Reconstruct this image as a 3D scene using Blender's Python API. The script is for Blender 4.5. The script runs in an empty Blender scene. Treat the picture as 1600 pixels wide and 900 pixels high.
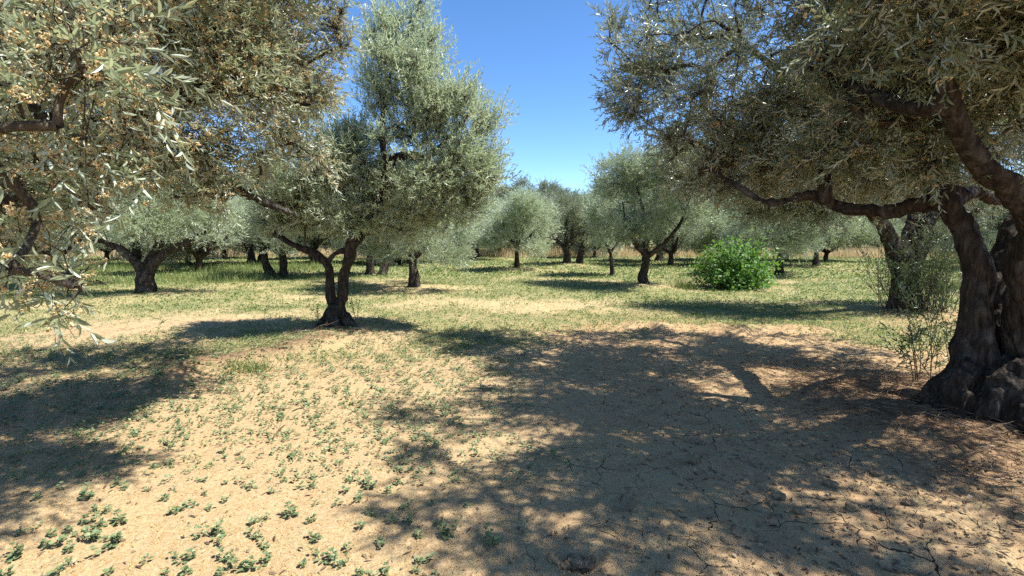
import bpy, math, random
import numpy as np
from mathutils import Vector, noise as mnoise

S = bpy.context.scene
COL = S.collection
PI = math.pi
R = math.radians

# ------------------------------------------------------------------ camera
CAM_H, F_PX, PITCH = 1.6, 772.0, R(6.28)
cd = bpy.data.cameras.new("camera")
cam = bpy.data.objects.new("camera", cd); COL.objects.link(cam)
cam.location = (0, 0, CAM_H)
cam.rotation_euler = (R(90) - PITCH, 0, 0)
cd.sensor_width = 36.0
cd.lens = F_PX / 1600 * 36
cd.clip_start, cd.clip_end = 0.05, 3000
S.camera = cam

# ------------------------------------------------------------------ sky and sun
TO_SUN = Vector((0.62, -0.14, 1.0)).normalized()
SUN_EL = math.asin(TO_SUN.z)
SUN_AZ = math.atan2(TO_SUN.x, TO_SUN.y)
W = bpy.data.worlds.new("World"); S.world = W
W.use_nodes = True
nt = W.node_tree
bg = nt.nodes["Background"]
sky = nt.nodes.new("ShaderNodeTexSky")
sky.sky_type = 'NISHITA'; sky.sun_disc = False
sky.sun_elevation = SUN_EL; sky.sun_rotation = SUN_AZ
sky.altitude = 100; sky.air_density = 0.7; sky.dust_density = 0.0; sky.ozone_density = 4.2
hs = nt.nodes.new("ShaderNodeHueSaturation"); hs.inputs["Saturation"].default_value = 1.13
nt.links.new(sky.outputs[0], hs.inputs["Color"]); nt.links.new(hs.outputs[0], bg.inputs[0])
bg.inputs[1].default_value = 0.122
sd = bpy.data.lights.new("sun", 'SUN')
sun = bpy.data.objects.new("sun", sd); COL.objects.link(sun)
sd.energy = 5.0; sd.angle = R(0.55); sd.color = (1.0, 0.98, 0.94)
sun.rotation_euler = (-TO_SUN).to_track_quat('-Z', 'Y').to_euler()
sun.location = TO_SUN * 60
S.view_settings.view_transform = 'Standard'
S.view_settings.look = 'None'
S.view_settings.exposure = 1.18
S.view_settings.gamma = 1.0
S.view_settings.use_curve_mapping = False
try:
    S.cycles.max_bounces = 6; S.cycles.diffuse_bounces = 5; S.cycles.glossy_bounces = 2
    S.cycles.transmission_bounces = 4; S.cycles.transparent_max_bounces = 4
    S.cycles.use_adaptive_sampling = False
    S.cycles.use_denoising = False
    S.cycles.sample_clamp_indirect = 6
except Exception:
    pass

# ------------------------------------------------------------------ small maths
CP, SP = math.cos(PITCH), math.sin(PITCH)
def at(u, v, Y):
    """world point at distance Y (metres north) on the sight line measured at (u, v) in the survey photo"""
    a, b = (u - 800) / F_PX, (v - 450) / F_PX
    d = np.array([a, CP - b * SP, -SP - b * CP])
    t = Y / d[1]
    return np.array([0, 0, CAM_H]) + d * t
def foot(u, v):
    a, b = (u - 800) / F_PX, (v - 450) / F_PX
    d = np.array([a, CP - b * SP, -SP - b * CP])
    t = CAM_H / -d[2]
    return d[0] * t, d[1] * t

def sight(x, y, z):
    d = np.maximum(y * CP - (z - CAM_H) * SP, .05); w = y * SP + (z - CAM_H) * CP
    return 800 + F_PX * x / d, 450 - F_PX * w / d
def vnoise(x, y, seed=0):
    xi = np.floor(x).astype(np.int64); yi = np.floor(y).astype(np.int64)
    xf = x - xi; yf = y - yi
    xf = xf * xf * (3 - 2 * xf); yf = yf * yf * (3 - 2 * yf)
    def h(a, b):
        n = (a * 374761393 + b * 668265263 + seed * 974711) & 0xffffffff
        n = ((n ^ (n >> 13)) * 1274126177) & 0xffffffff
        return ((n ^ (n >> 16)) & 0xffff) / 65535.0
    return (h(xi, yi) * (1 - xf) + h(xi + 1, yi) * xf) * (1 - yf) + (h(xi, yi + 1) * (1 - xf) + h(xi + 1, yi + 1) * xf) * yf
def fbm(x, y, seed=0, octv=4):
    s = 0.0; a = 0.5; t = 0
    for o in range(octv):
        s = s + a * vnoise(x * 2 ** o, y * 2 ** o, seed + o * 17); t += a; a *= 0.5
    return s / t
def sstep(a, b, x):
    t = np.clip((x - a) / (b - a), 0, 1); return t * t * (3 - 2 * t)

def unit(v):
    return v / np.maximum(np.linalg.norm(v, axis=-1, keepdims=True), 1e-9)
def frames(d, roll):
    """rotation matrices (n,3,3) whose third column is d"""
    d = unit(d)
    up = np.tile(np.array([0., 0, 1]), (len(d), 1))
    up[np.abs(d[:, 2]) > 0.95] = (1, 0, 0)
    x = unit(np.cross(up, d)); y = np.cross(d, x)
    c, s = np.cos(roll)[:, None], np.sin(roll)[:, None]
    return np.stack([x * c + y * s, -x * s + y * c, d], axis=2)

class Geo:
    """collects vertices and faces and links them as one mesh"""
    def __init__(g): g.v = []; g.f = {3: [], 4: []}; g.m = {3: [], 4: []}; g.n = 0
    def add(g, v, f, mat=0):
        v = np.asarray(v, float); f = np.asarray(f, np.int64)
        if len(f):
            k = f.shape[1]
            g.f[k].append(f + g.n); g.m[k].append(np.full(len(f), mat, np.int32))
        g.v.append(v); g.n += len(v)
    def scatter(g, tv, tf, loc, rot, scale, mat=0):
        """template tv,tf copied n times"""
        n = len(loc)
        if n == 0: return
        P = np.einsum('nij,vj->nvi', rot, tv) * np.asarray(scale).reshape(n, 1, 1) + loc[:, None, :]
        F = (tf[None] + (np.arange(n) * len(tv))[:, None, None]).reshape(-1, tf.shape[1])
        g.add(P.reshape(-1, 3), F, mat)
    def mesh(g, name, mats, smooth=False):
        me = bpy.data.meshes.new(name)
        V = np.concatenate(g.v) if g.v else np.zeros((0, 3))
        loops = []; starts = []; mi = []; p = 0
        for k in (3, 4):
            if g.f[k]:
                F = np.concatenate(g.f[k]); loops.append(F.ravel())
                starts.append(p + np.arange(len(F)) * k); p += F.size
                mi.append(np.concatenate(g.m[k]))
        loops = np.concatenate(loops).astype(np.int32); starts = np.concatenate(starts).astype(np.int32)
        me.vertices.add(len(V)); me.vertices.foreach_set("co", V.astype(np.float32).ravel())
        me.loops.add(len(loops)); me.loops.foreach_set("vertex_index", loops)
        me.polygons.add(len(starts)); me.polygons.foreach_set("loop_start", starts)
        for m in mats: me.materials.append(m)
        me.polygons.foreach_set("material_index", np.concatenate(mi))
        me.polygons.foreach_set("use_smooth", np.full(len(starts), smooth))
        me.update(calc_edges=True); me.validate()
        return me

def tube(g, pts, rad, k=6, mat=0, lump=0.0, rng=None, cap=True):
    pts = np.asarray(pts, float); n = len(pts); rad = np.asarray(rad, float)
    tan = np.gradient(pts, axis=0); tan = unit(tan)
    x = np.cross([0.13, 0.97, 0.2], tan[0]); x /= max(np.linalg.norm(x), 1e-6)
    rings = []; ph = rng.uniform(0, 6.28, 3) if rng is not None else np.zeros(3)
    a = np.arange(k) * 2 * PI / k
    for i in range(n):
        x = x - tan[i] * np.dot(x, tan[i]); x /= max(np.linalg.norm(x), 1e-6)
        y = np.cross(tan[i], x)
        r = rad[i] * (1 + lump * (0.6 * np.sin(3 * a + ph[0] + i * .25) + 0.5 * np.sin(5 * a + ph[1] - i * .2) + .4 * np.sin(2 * a + ph[2] + i * .6)))
        rings.append(pts[i] + np.outer(r * np.cos(a), x) + np.outer(r * np.sin(a), y))
    V = np.concatenate(rings); F = []
    i = np.arange(n - 1)[:, None]; j = np.arange(k)[None]
    F = np.stack([i * k + j, i * k + (j + 1) % k, (i + 1) * k + (j + 1) % k, (i + 1) * k + j], -1).reshape(-1, 4)
    g.add(V, F, mat)
    if cap:
        b = g.n - n * k
        g.v.append(np.array([pts[0], pts[-1]])); g.n += 2
        jj = np.arange(k)
        g.f[3].append(np.stack([np.full(k, g.n - 2), b + (jj + 1) % k, b + jj], -1)); g.m[3].append(np.full(k, mat, np.int32))
        e = b + (n - 1) * k
        g.f[3].append(np.stack([np.full(k, g.n - 1), e + jj, e + (jj + 1) % k], -1)); g.m[3].append(np.full(k, mat, np.int32))

def spline(pts, n):
    """smooth resample (Catmull-Rom) of a coarse polyline"""
    P = np.asarray(pts, float)
    if len(P) == 2: return P[0] + (P[1] - P[0]) * np.linspace(0, 1, n)[:, None]
    Q = np.vstack([2 * P[0] - P[1], P, 2 * P[-1] - P[-2]])
    t = np.linspace(0, len(P) - 1 - 1e-6, n); i = t.astype(int); f = (t - i)[:, None]
    p0, p1, p2, p3 = Q[i], Q[i + 1], Q[i + 2], Q[i + 3]
    return .5 * (2 * p1 + (p2 - p0) * f + (2 * p0 - 5 * p1 + 4 * p2 - p3) * f ** 2 + (3 * p1 - 3 * p2 + p3 - p0) * f ** 3)

# ------------------------------------------------------------------ tagging
def empty(name, loc=(0, 0, 0), rz=0):
    o = bpy.data.objects.new(name, None); COL.objects.link(o)
    o.location = loc; o.rotation_euler = (0, 0, rz); o.empty_display_size = .2
    return o
def link(name, me, parent=None, loc=(0, 0, 0)):
    o = bpy.data.objects.new(name, me); COL.objects.link(o); o.location = loc
    if parent: o.parent = parent
    return o
def tag(o, label=None, cat=None, group=None, kind=None):
    if label: o["label"] = label
    if cat: o["category"] = cat
    if group: o["group"] = group
    if kind: o["kind"] = kind
    return o

# ------------------------------------------------------------------ materials
def newmat(name):
    m = bpy.data.materials.new(name); m.use_nodes = True
    n = m.node_tree.nodes; l = m.node_tree.links
    return m, n, l, n["Principled BSDF"], n["Material Output"]
def ramp(n, stops):
    r = n.new("ShaderNodeValToRGB"); e = r.color_ramp.elements
    while len(e) < len(stops): e.new(.5)
    for i, (p, c) in enumerate(stops):
        e[i].position = p; e[i].color = (*c, 1)
    return r
def mixrgb(n, l, fac, a, b, mode='MIX'):
    x = n.new("ShaderNodeMix"); x.data_type = 'RGBA'; x.blend_type = mode
    for s, v in ((0, fac), (6, a), (7, b)):
        if hasattr(v, 'is_output') or isinstance(v, bpy.types.NodeSocket): l.new(v, x.inputs[s])
        else: x.inputs[s].default_value = v if s == 0 else (*v, 1)
    return x.outputs[2]

def leaf_mat(name, tops, unders, trans, rough=.42, tfac=.22, spec=.5):
    m, n, l, p, out = newmat(name)
    geo = n.new("ShaderNodeNewGeometry")
    rt = ramp(n, tops); ru = ramp(n, unders)
    l.new(geo.outputs["Random Per Island"], rt.inputs[0]); l.new(geo.outputs["Random Per Island"], ru.inputs[0])
    c = mixrgb(n, l, geo.outputs["Backfacing"], rt.outputs[0], ru.outputs[0])
    l.new(c, p.inputs["Base Color"])
    p.inputs["Roughness"].default_value = rough
    p.inputs["Specular IOR Level"].default_value = spec
    t = n.new("ShaderNodeBsdfTranslucent"); t.inputs[0].default_value = (*trans, 1)
    mx = n.new("ShaderNodeMixShader"); mx.inputs[0].default_value = tfac
    l.new(p.outputs[0], mx.inputs[1]); l.new(t.outputs[0], mx.inputs[2]); l.new(mx.outputs[0], out.inputs[0])
    return m

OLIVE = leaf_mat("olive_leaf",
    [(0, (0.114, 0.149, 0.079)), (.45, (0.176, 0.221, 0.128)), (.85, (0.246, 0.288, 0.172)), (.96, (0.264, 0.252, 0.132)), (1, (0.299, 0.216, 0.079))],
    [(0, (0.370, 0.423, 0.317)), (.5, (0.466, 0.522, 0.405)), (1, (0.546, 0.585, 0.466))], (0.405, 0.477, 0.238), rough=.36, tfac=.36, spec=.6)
OLIVE_DARK = leaf_mat("olive_leaf_shade",  # darker mature leaf, with the dimness of shaded crowns put into its colour
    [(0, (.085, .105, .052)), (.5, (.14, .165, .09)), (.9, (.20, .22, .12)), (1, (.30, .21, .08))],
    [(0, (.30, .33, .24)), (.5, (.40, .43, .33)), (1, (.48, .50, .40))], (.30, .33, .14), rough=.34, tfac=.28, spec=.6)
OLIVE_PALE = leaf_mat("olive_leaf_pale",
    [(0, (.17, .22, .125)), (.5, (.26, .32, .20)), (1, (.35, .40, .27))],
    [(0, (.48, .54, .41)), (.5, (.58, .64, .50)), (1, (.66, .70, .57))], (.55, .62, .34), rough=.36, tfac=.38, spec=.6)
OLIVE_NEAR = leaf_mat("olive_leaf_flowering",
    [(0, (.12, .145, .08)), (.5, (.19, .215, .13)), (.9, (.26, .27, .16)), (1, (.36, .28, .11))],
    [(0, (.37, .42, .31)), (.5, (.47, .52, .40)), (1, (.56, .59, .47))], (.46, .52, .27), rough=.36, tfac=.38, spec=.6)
BUSH = leaf_mat("bush_leaf",
    [(0, (.035, .10, .02)), (.6, (.065, .16, .03)), (1, (.13, .24, .045))],
    [(0, (.06, .13, .035)), (1, (.12, .20, .06))], (.20, .40, .04), rough=.5, tfac=.32, spec=.35)
WEED = leaf_mat("weed_leaf",
    [(0, (0.108, 0.149, 0.059)), (.5, (0.153, 0.198, 0.081)), (1, (0.225, 0.261, 0.117))],
    [(0, (0.153, 0.180, 0.099)), (1, (0.225, 0.252, 0.144))], (0.144, 0.216, 0.054), rough=.5, tfac=.2)
GRASS = leaf_mat("grass_blade",
    [(0, (0.082, 0.126, 0.030)), (.5, (0.134, 0.177, 0.049)), (.8, (0.213, 0.235, 0.076)), (1, (0.344, 0.312, 0.129))],
    [(0, (0.099, 0.148, 0.039)), (1, (0.180, 0.226, 0.068))], (0.164, 0.260, 0.039), rough=.5, tfac=.3)
STRAW = leaf_mat("straw",
    [(0, (0.270, 0.195, 0.098)), (.5, (0.398, 0.292, 0.150)), (1, (0.480, 0.383, 0.225))],
    [(0, (0.300, 0.225, 0.120)), (1, (0.413, 0.330, 0.195))], (0.375, 0.285, 0.135), rough=.6, tfac=.25, spec=.3)
DRYGRASS = leaf_mat("tall_dry_grass",
    [(0, (.42, .31, .16)), (.5, (.58, .45, .25)), (1, (.68, .57, .36))],
    [(0, (.45, .34, .19)), (1, (.62, .5, .31))], (.62, .48, .26), rough=.6, tfac=.35, spec=.3)
DEBRIS = leaf_mat("dead_stems",
    [(0, (0.085, 0.051, 0.034)), (.5, (0.187, 0.119, 0.076)), (.9, (0.289, 0.204, 0.128)), (1, (0.425, 0.340, 0.221))],
    [(0, (0.102, 0.068, 0.043)), (1, (0.255, 0.170, 0.111))], (0.255, 0.170, 0.085), rough=.7, tfac=.1, spec=.2)
BLOSSOM = leaf_mat("dry_blossom",
    [(0, (.42, .27, .10)), (.4, (.60, .44, .20)), (.8, (.73, .60, .34)), (1, (.80, .74, .54))],
    [(0, (.5, .36, .15)), (1, (.7, .58, .33))], (.65, .45, .18), rough=.7, tfac=.25, spec=.2)
CHAFF = leaf_mat("fallen_blossom",
    [(0, (0.268, 0.143, 0.046)), (.5, (0.425, 0.270, 0.096)), (1, (0.567, 0.413, 0.194))],
    [(0, (0.268, 0.143, 0.046)), (1, (0.512, 0.360, 0.162))], (0.394, 0.255, 0.077), rough=.8, tfac=.08, spec=.15)
CRUMB = leaf_mat("soil_crumb",
    [(0, (0.158, 0.116, 0.065)), (.6, (0.268, 0.203, 0.116)), (1, (0.347, 0.270, 0.162))],
    [(0, (0.197, 0.150, 0.084)), (1, (0.275, 0.210, 0.123))], (0.158, 0.112, 0.065), rough=.9, tfac=0, spec=.15)

def bark_mat(name, dark, mid, light, scale=1.0):
    m, n, l, p, out = newmat(name)
    tc = n.new("ShaderNodeTexCoord"); mp = n.new("ShaderNodeMapping")
    mp.inputs["Scale"].default_value = (9 * scale, 9 * scale, 2.6 * scale)
    l.new(tc.outputs["Object"], mp.inputs[0])
    n1 = n.new("ShaderNodeTexNoise"); n1.inputs["Scale"].default_value = 2.2; n1.inputs["Detail"].default_value = 9; n1.inputs["Roughness"].default_value = .68
    n1.inputs["Distortion"].default_value = .6
    l.new(mp.outputs[0], n1.inputs[0])
    n2 = n.new("ShaderNodeTexNoise"); n2.inputs["Scale"].default_value = 3.2; n2.inputs["Detail"].default_value = 5
    l.new(tc.outputs["Object"], n2.inputs[0])
    r = ramp(n, [(.32, dark), (.52, mid), (.72, light)])
    l.new(n1.outputs[0], r.inputs[0])
    r2 = ramp(n, [(.56, (0, 0, 0)), (.68, (1, 1, 1))]); l.new(n2.outputs[0], r2.inputs[0])
    ml = n.new("ShaderNodeMath"); ml.operation = 'MULTIPLY'; ml.inputs[1].default_value = .5; l.new(r2.outputs[0], ml.inputs[0])
    c = mixrgb(n, l, ml.outputs[0], r.outputs[0], (.19, .18, .16))
    l.new(c, p.inputs["Base Color"]); p.inputs["Roughness"].default_value = .9; p.inputs["Specular IOR Level"].default_value = .15
    b = n.new("ShaderNodeBump"); b.inputs["Strength"].default_value = 1.0; b.inputs["Distance"].default_value = .07
    n3 = n.new("ShaderNodeTexVoronoi"); n3.feature = 'DISTANCE_TO_EDGE'; n3.inputs["Scale"].default_value = 2.6; l.new(mp.outputs[0], n3.inputs["Vector"])
    hm = n.new("ShaderNodeMath"); hm.operation = 'MULTIPLY_ADD'; hm.inputs[1].default_value = .9; l.new(n3.outputs["Distance"], hm.inputs[0]); l.new(n1.outputs[0], hm.inputs[2])
    l.new(hm.outputs[0], b.inputs["Height"]); l.new(b.outputs[0], p.inputs["Normal"])
    return m
BARK = bark_mat("olive_bark", (.016, .012, .009), (.056, .043, .032), (.16, .13, .10))
TWIG = bark_mat("olive_twig", (.09, .07, .05), (.17, .135, .095), (.27, .225, .17), 3)
STEM, _n, _l, _p, _o = newmat("green_stem"); _p.inputs["Base Color"].default_value = (.16, .17, .07, 1); _p.inputs["Roughness"].default_value = .6

# ------------------------------------------------------------------ ground shape
MAIN = foot(527, 522); NEAR_R = foot(1545, 662); REAR_R = foot(1413, 490); BUSH_AT = foot(1158, 455)
L_TREE = foot(226, 463)
MOUNDS = [(MAIN[0], MAIN[1], 1.25, .15), (NEAR_R[0], NEAR_R[1], 1.5, .17), (REAR_R[0], REAR_R[1], 1.3, .12), (L_TREE[0], L_TREE[1], 1.3, .12)]
for u, v in ((1005, 449), (647, 450), (810, 422), (890, 414)): MOUNDS.append((*foot(u, v), 1.2, .10))
RIDGE = [foot(265, 592), foot(330, 572), foot(420, 560), foot(505, 540)]          # dry heap left of the middle tree
TILL = [foot(1010, 515), foot(1090, 520), foot(1180, 522), foot(1260, 515)]        # rough broken earth on the right
def seg_d(x, y, poly):
    d = np.full(np.shape(x), 1e9)
    for (ax, ay), (bx, by) in zip(poly[:-1], poly[1:]):
        t = np.clip(((x - ax) * (bx - ax) + (y - ay) * (by - ay)) / ((bx - ax) ** 2 + (by - ay) ** 2), 0, 1)
        d = np.minimum(d, np.hypot(x - ax - t * (bx - ax), y - ay - t * (by - ay)))
    return d
def gz(x, y):
    x = np.asarray(x, float); y = np.asarray(y, float)
    r = np.hypot(x, y)
    z = (fbm(x * .35, y * .35, 3, 3) - .5) * .10 * sstep(1.5, 6, r)
    z = z + (fbm(x * 2.2, y * 2.2, 5, 4) - .5) * .045 + (fbm(x * 9, y * 9, 9, 2) - .5) * .016
    rough = sstep(.2, 2.4, x) * (1 - sstep(8, 10, y))
    z = z + rough * ((fbm(x * 5, y * 5, 21, 3) - .5) * .045)
    rr = sstep(2.0, 3.6, x) * (1 - sstep(5.5, 7, y))
    z = z + rr * (np.abs(fbm(x * 7, y * 7, 23, 3) - .5)) * .13
    for mx, my, mr, mh in MOUNDS:
        d = np.hypot(x - mx, y - my) / mr
        z = z + mh * np.exp(-d * d * 1.6) * (.75 + .5 * fbm(x * 3, y * 3, 31, 2))
    d = seg_d(x, y, RIDGE); z = z + .13 * np.exp(-(d / .28) ** 2) * (.5 + fbm(x * 4, y * 4, 33, 3))
    d = seg_d(x, y, TILL); z = z + .16 * np.exp(-(d / .5) ** 2) * np.abs(fbm(x * 5, y * 5, 35, 3) - .35) * 1.6
    for hx, hy, hr in HOLES:
        d = np.hypot((x - hx), (y - hy) * 1.25) / hr
        z = z - .05 * np.exp(-d ** 4) + .02 * np.exp(-((d - 1.25) / .3) ** 2)
    return z
HOLES = [(*foot(1071, 719), .10), (*foot(968, 788), .09), (*foot(905, 876), .11)]

def cover_of(x, y):
    """how much low green grows at a spot, 0..1"""
    n = fbm(x * .55, y * .55, 41, 4); n2 = fbm(x * 1.6, y * 1.6, 43, 3)
    far = sstep(5.4, 8.5, y + (n - .5) * 5) * .75
    far = np.maximum(far, sstep(13, 19, y) * .95)
    pale = np.exp(-(((x + 1.5) / 5.5) ** 2 + ((y - 10.6) / 2.2) ** 2)) * .45
    band = .55 * np.exp(-(((x + 4.2) / 3.2) ** 2 + ((y - 6.8 - .12 * (x + 4)) / 1.1) ** 2))
    rgt = .55 * np.exp(-(((x - 6.2) / 2.2) ** 2 + ((y - 9.0) / 1.6) ** 2))
    c = far - pale + band + rgt + ((n - .5) * 1.6 + (n2 - .5) * 1.1) * sstep(5, 9, y)
    bare = sstep(.2, 1.4, x) * (1 - sstep(6.6, 8.8, y + (n - .5) * 3))
    c = c * (1 - bare)
    for mx, my, mr, mh in MOUNDS: c = c * (1 - .85 * np.exp(-(((x - mx) ** 2 + (y - my) ** 2) / (mr * .75) ** 2)))
    c = c * (1 - .8 * np.exp(-(seg_d(x, y, RIDGE) / .35) ** 2)) * (1 - .8 * np.exp(-(seg_d(x, y, TILL) / .6) ** 2))
    return np.clip(c, 0, 1)
def chaff_of(x, y):
    n = fbm(x * 1.2, y * 1.2, 51, 4)
    a = (1 - sstep(-.5, 1.6, x + (n - .5) * 2.4)) * .95
    b = sstep(2.2, 4.2, x) * .35
    return np.clip(np.maximum(a, np.maximum(b, (n > .6) * (n - .6) * 3)) * (1 - sstep(8, 15, y) * .6) + (n - .5) * .25, 0, 1)
def debris_of(x, y):
    d = np.hypot(x - NEAR_R[0] + .5, (y - NEAR_R[1] + .1) * 1.0) / 1.9
    e = np.exp(-d * d * 1.1) * sstep(1.9, 3.2, x)
    e = np.maximum(e, np.exp(-(seg_d(x, y, RIDGE) / .32) ** 2))
    for i in (0, 3, 2): e = np.maximum(e, .75 * np.exp(-(((x - MOUNDS[i][0]) ** 2 + (y - MOUNDS[i][1]) ** 2) / (MOUNDS[i][2] * .8) ** 2)))
    return np.clip(e, 0, 1)

def graded(lo, hi, fine_lo, fine_hi, h, grow=1.12):
    c = list(np.arange(fine_lo, fine_hi + 1e-6, h))
    s = h
    while c[-1] < hi: s *= grow; c.append(c[-1] + s)
    s = h
    while c[0] > lo: s *= grow; c.insert(0, c[0] - s)
    return np.array(c)
gx = graded(-600, 600, -6.5, 6.5, .045); gy = graded(-60, 900, 1.2, 9.5, .045, 1.05)
GX, GY = np.meshgrid(gx, gy, indexing='ij')
gv = np.stack([GX, GY, gz(GX, GY)], -1).reshape(-1, 3)
ni, nj = len(gx), len(gy)
I, J = np.meshgrid(np.arange(ni - 1), np.arange(nj - 1), indexing='ij')
gf = np.stack([I * nj + J, (I + 1) * nj + J, (I + 1) * nj + J + 1, I * nj + J + 1], -1).reshape(-1, 4)

def ground_mat():
    m, n, l, p, out = newmat("orchard_soil")
    tc = n.new("ShaderNodeTexCoord"); P = tc.outputs["Object"]
    def nz(scale, det=6, rough=.6, dist=0):
        t = n.new("ShaderNodeTexNoise"); t.inputs["Scale"].default_value = scale; t.inputs["Detail"].default_value = det
        t.inputs["Roughness"].default_value = rough; t.inputs["Distortion"].default_value = dist; l.new(P, t.inputs[0]); return t.outputs[0]
    def attr(a):
        t = n.new("ShaderNodeAttribute"); t.attribute_name = a; return t.outputs["Fac"]
    def mth(op, a, b=None, c=False):
        t = n.new("ShaderNodeMath"); t.operation = op; t.use_clamp = c
        for i, v in enumerate((a, b)):
            if v is None: continue
            if isinstance(v, bpy.types.NodeSocket): l.new(v, t.inputs[i])
            else: t.inputs[i].default_value = v
        return t.outputs[0]
    big, med, fine, grit = nz(.9, 6), nz(6, 8, .65), nz(38, 6, .7), nz(140, 3, .7)
    soil = ramp(n, [(.25, (0.301, 0.187, 0.095)), (.5, (0.406, 0.264, 0.136)), (.75, (0.483, 0.329, 0.176))]); l.new(med, soil.inputs[0])
    gold = ramp(n, [(.28, (0.279, 0.182, 0.089)), (.5, (0.390, 0.279, 0.148)), (.72, (0.485, 0.372, 0.221))]); l.new(fine, gold.inputs[0])
    f1 = mth('ADD', attr("chaff"), mth('MULTIPLY', mth('SUBTRACT', med, .5), 1.3))
    f1 = mth('MULTIPLY', f1, .95, True)
    c = mixrgb(n, l, f1, soil.outputs[0], gold.outputs[0])
    red = ramp(n, [(.3, (0.091, 0.049, 0.030)), (.55, (0.175, 0.103, 0.060)), (.8, (0.280, 0.180, 0.101))]); l.new(fine, red.inputs[0])
    f2 = mth('MULTIPLY', mth('ADD', attr("debris"), mth('MULTIPLY', mth('SUBTRACT', med, .5), 1.0)), .8, True)
    f2 = mth('MULTIPLY', f2, attr("debris"), True)
    c = mixrgb(n, l, f2, c, red.outputs[0])
    straw = ramp(n, [(.3, (0.291, 0.228, 0.107)), (.52, (0.408, 0.328, 0.170)), (.75, (0.495, 0.421, 0.239))]); l.new(fine, straw.inputs[0])
    f3 = mth('MULTIPLY', mth('ADD', attr("dry"), mth('MULTIPLY', mth('SUBTRACT', med, .5), 1.2)), .85, True)
    c = mixrgb(n, l, f3, c, straw.outputs[0])
    grn = ramp(n, [(.3, (0.082, 0.114, 0.032)), (.55, (0.139, 0.178, 0.057)), (.8, (0.227, 0.250, 0.095))]); l.new(fine, grn.inputs[0])
    f4 = mth('ADD', attr("cover"), mth('MULTIPLY', mth('SUBTRACT', med, .55), 2.2))
    f4 = mth('MULTIPLY', f4, .7, True)
    c = mixrgb(n, l, f4, c, grn.outputs[0])
    # drying cracks: damp soil tone, with the shade inside them painted in
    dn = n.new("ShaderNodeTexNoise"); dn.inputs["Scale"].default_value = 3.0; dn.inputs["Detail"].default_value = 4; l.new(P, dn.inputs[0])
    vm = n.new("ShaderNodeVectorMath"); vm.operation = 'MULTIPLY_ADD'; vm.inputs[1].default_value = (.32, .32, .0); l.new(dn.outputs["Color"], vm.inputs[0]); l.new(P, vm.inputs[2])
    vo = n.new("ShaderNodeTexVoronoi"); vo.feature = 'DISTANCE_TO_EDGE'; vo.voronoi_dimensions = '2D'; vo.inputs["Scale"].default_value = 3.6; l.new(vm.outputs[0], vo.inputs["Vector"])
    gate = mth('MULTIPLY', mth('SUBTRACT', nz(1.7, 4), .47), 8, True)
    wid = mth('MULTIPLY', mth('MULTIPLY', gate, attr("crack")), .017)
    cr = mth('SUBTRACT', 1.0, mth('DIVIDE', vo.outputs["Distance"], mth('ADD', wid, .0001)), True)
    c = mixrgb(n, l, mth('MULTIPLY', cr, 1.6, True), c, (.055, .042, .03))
    gr = ramp(n, [(.30, (.62, .60, .57)), (.5, (1, 1, 1)), (.72, (1.2, 1.2, 1.2))]); l.new(grit, gr.inputs[0])
    c = mixrgb(n, l, .75, c, gr.outputs[0], 'MULTIPLY')
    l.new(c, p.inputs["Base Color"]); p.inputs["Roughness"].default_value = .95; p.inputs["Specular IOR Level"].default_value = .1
    h = mth('ADD', mth('MULTIPLY', med, .6), mth('ADD', mth('MULTIPLY', fine, .35), mth('MULTIPLY', grit, .14)))
    h = mth('SUBTRACT', h, mth('MULTIPLY', cr, .6))
    b = n.new("ShaderNodeBump"); b.inputs["Strength"].default_value = .9; b.inputs["Distance"].default_value = .035
    l.new(h, b.inputs["Height"]); l.new(b.outputs[0], p.inputs["Normal"])
    return m
g = Geo(); g.add(gv, gf)
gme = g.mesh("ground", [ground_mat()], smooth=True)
def setattr_(me, name, val):
    a = me.attributes.new(name, 'FLOAT', 'POINT'); a.data.foreach_set("value", np.ascontiguousarray(val, np.float32).ravel())
setattr_(gme, "cover", cover_of(GX, GY)); setattr_(gme, "chaff", chaff_of(GX, GY)); setattr_(gme, "debris", debris_of(GX, GY))
nn = fbm(GX * .8, GY * .8, 61, 4)
setattr_(gme, "dry", np.clip(sstep(7.5, 10, GY + (nn - .5) * 4) * (1 - sstep(.8, 3, GX) * (1 - sstep(9, 11, GY)) * .7) * .8, 0, 1))
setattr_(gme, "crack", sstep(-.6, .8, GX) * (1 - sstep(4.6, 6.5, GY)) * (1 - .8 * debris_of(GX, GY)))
tag(link("ground", gme), "dry tilled orchard soil with straw, cracks and low green patches", "ground", kind="structure")

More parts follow.
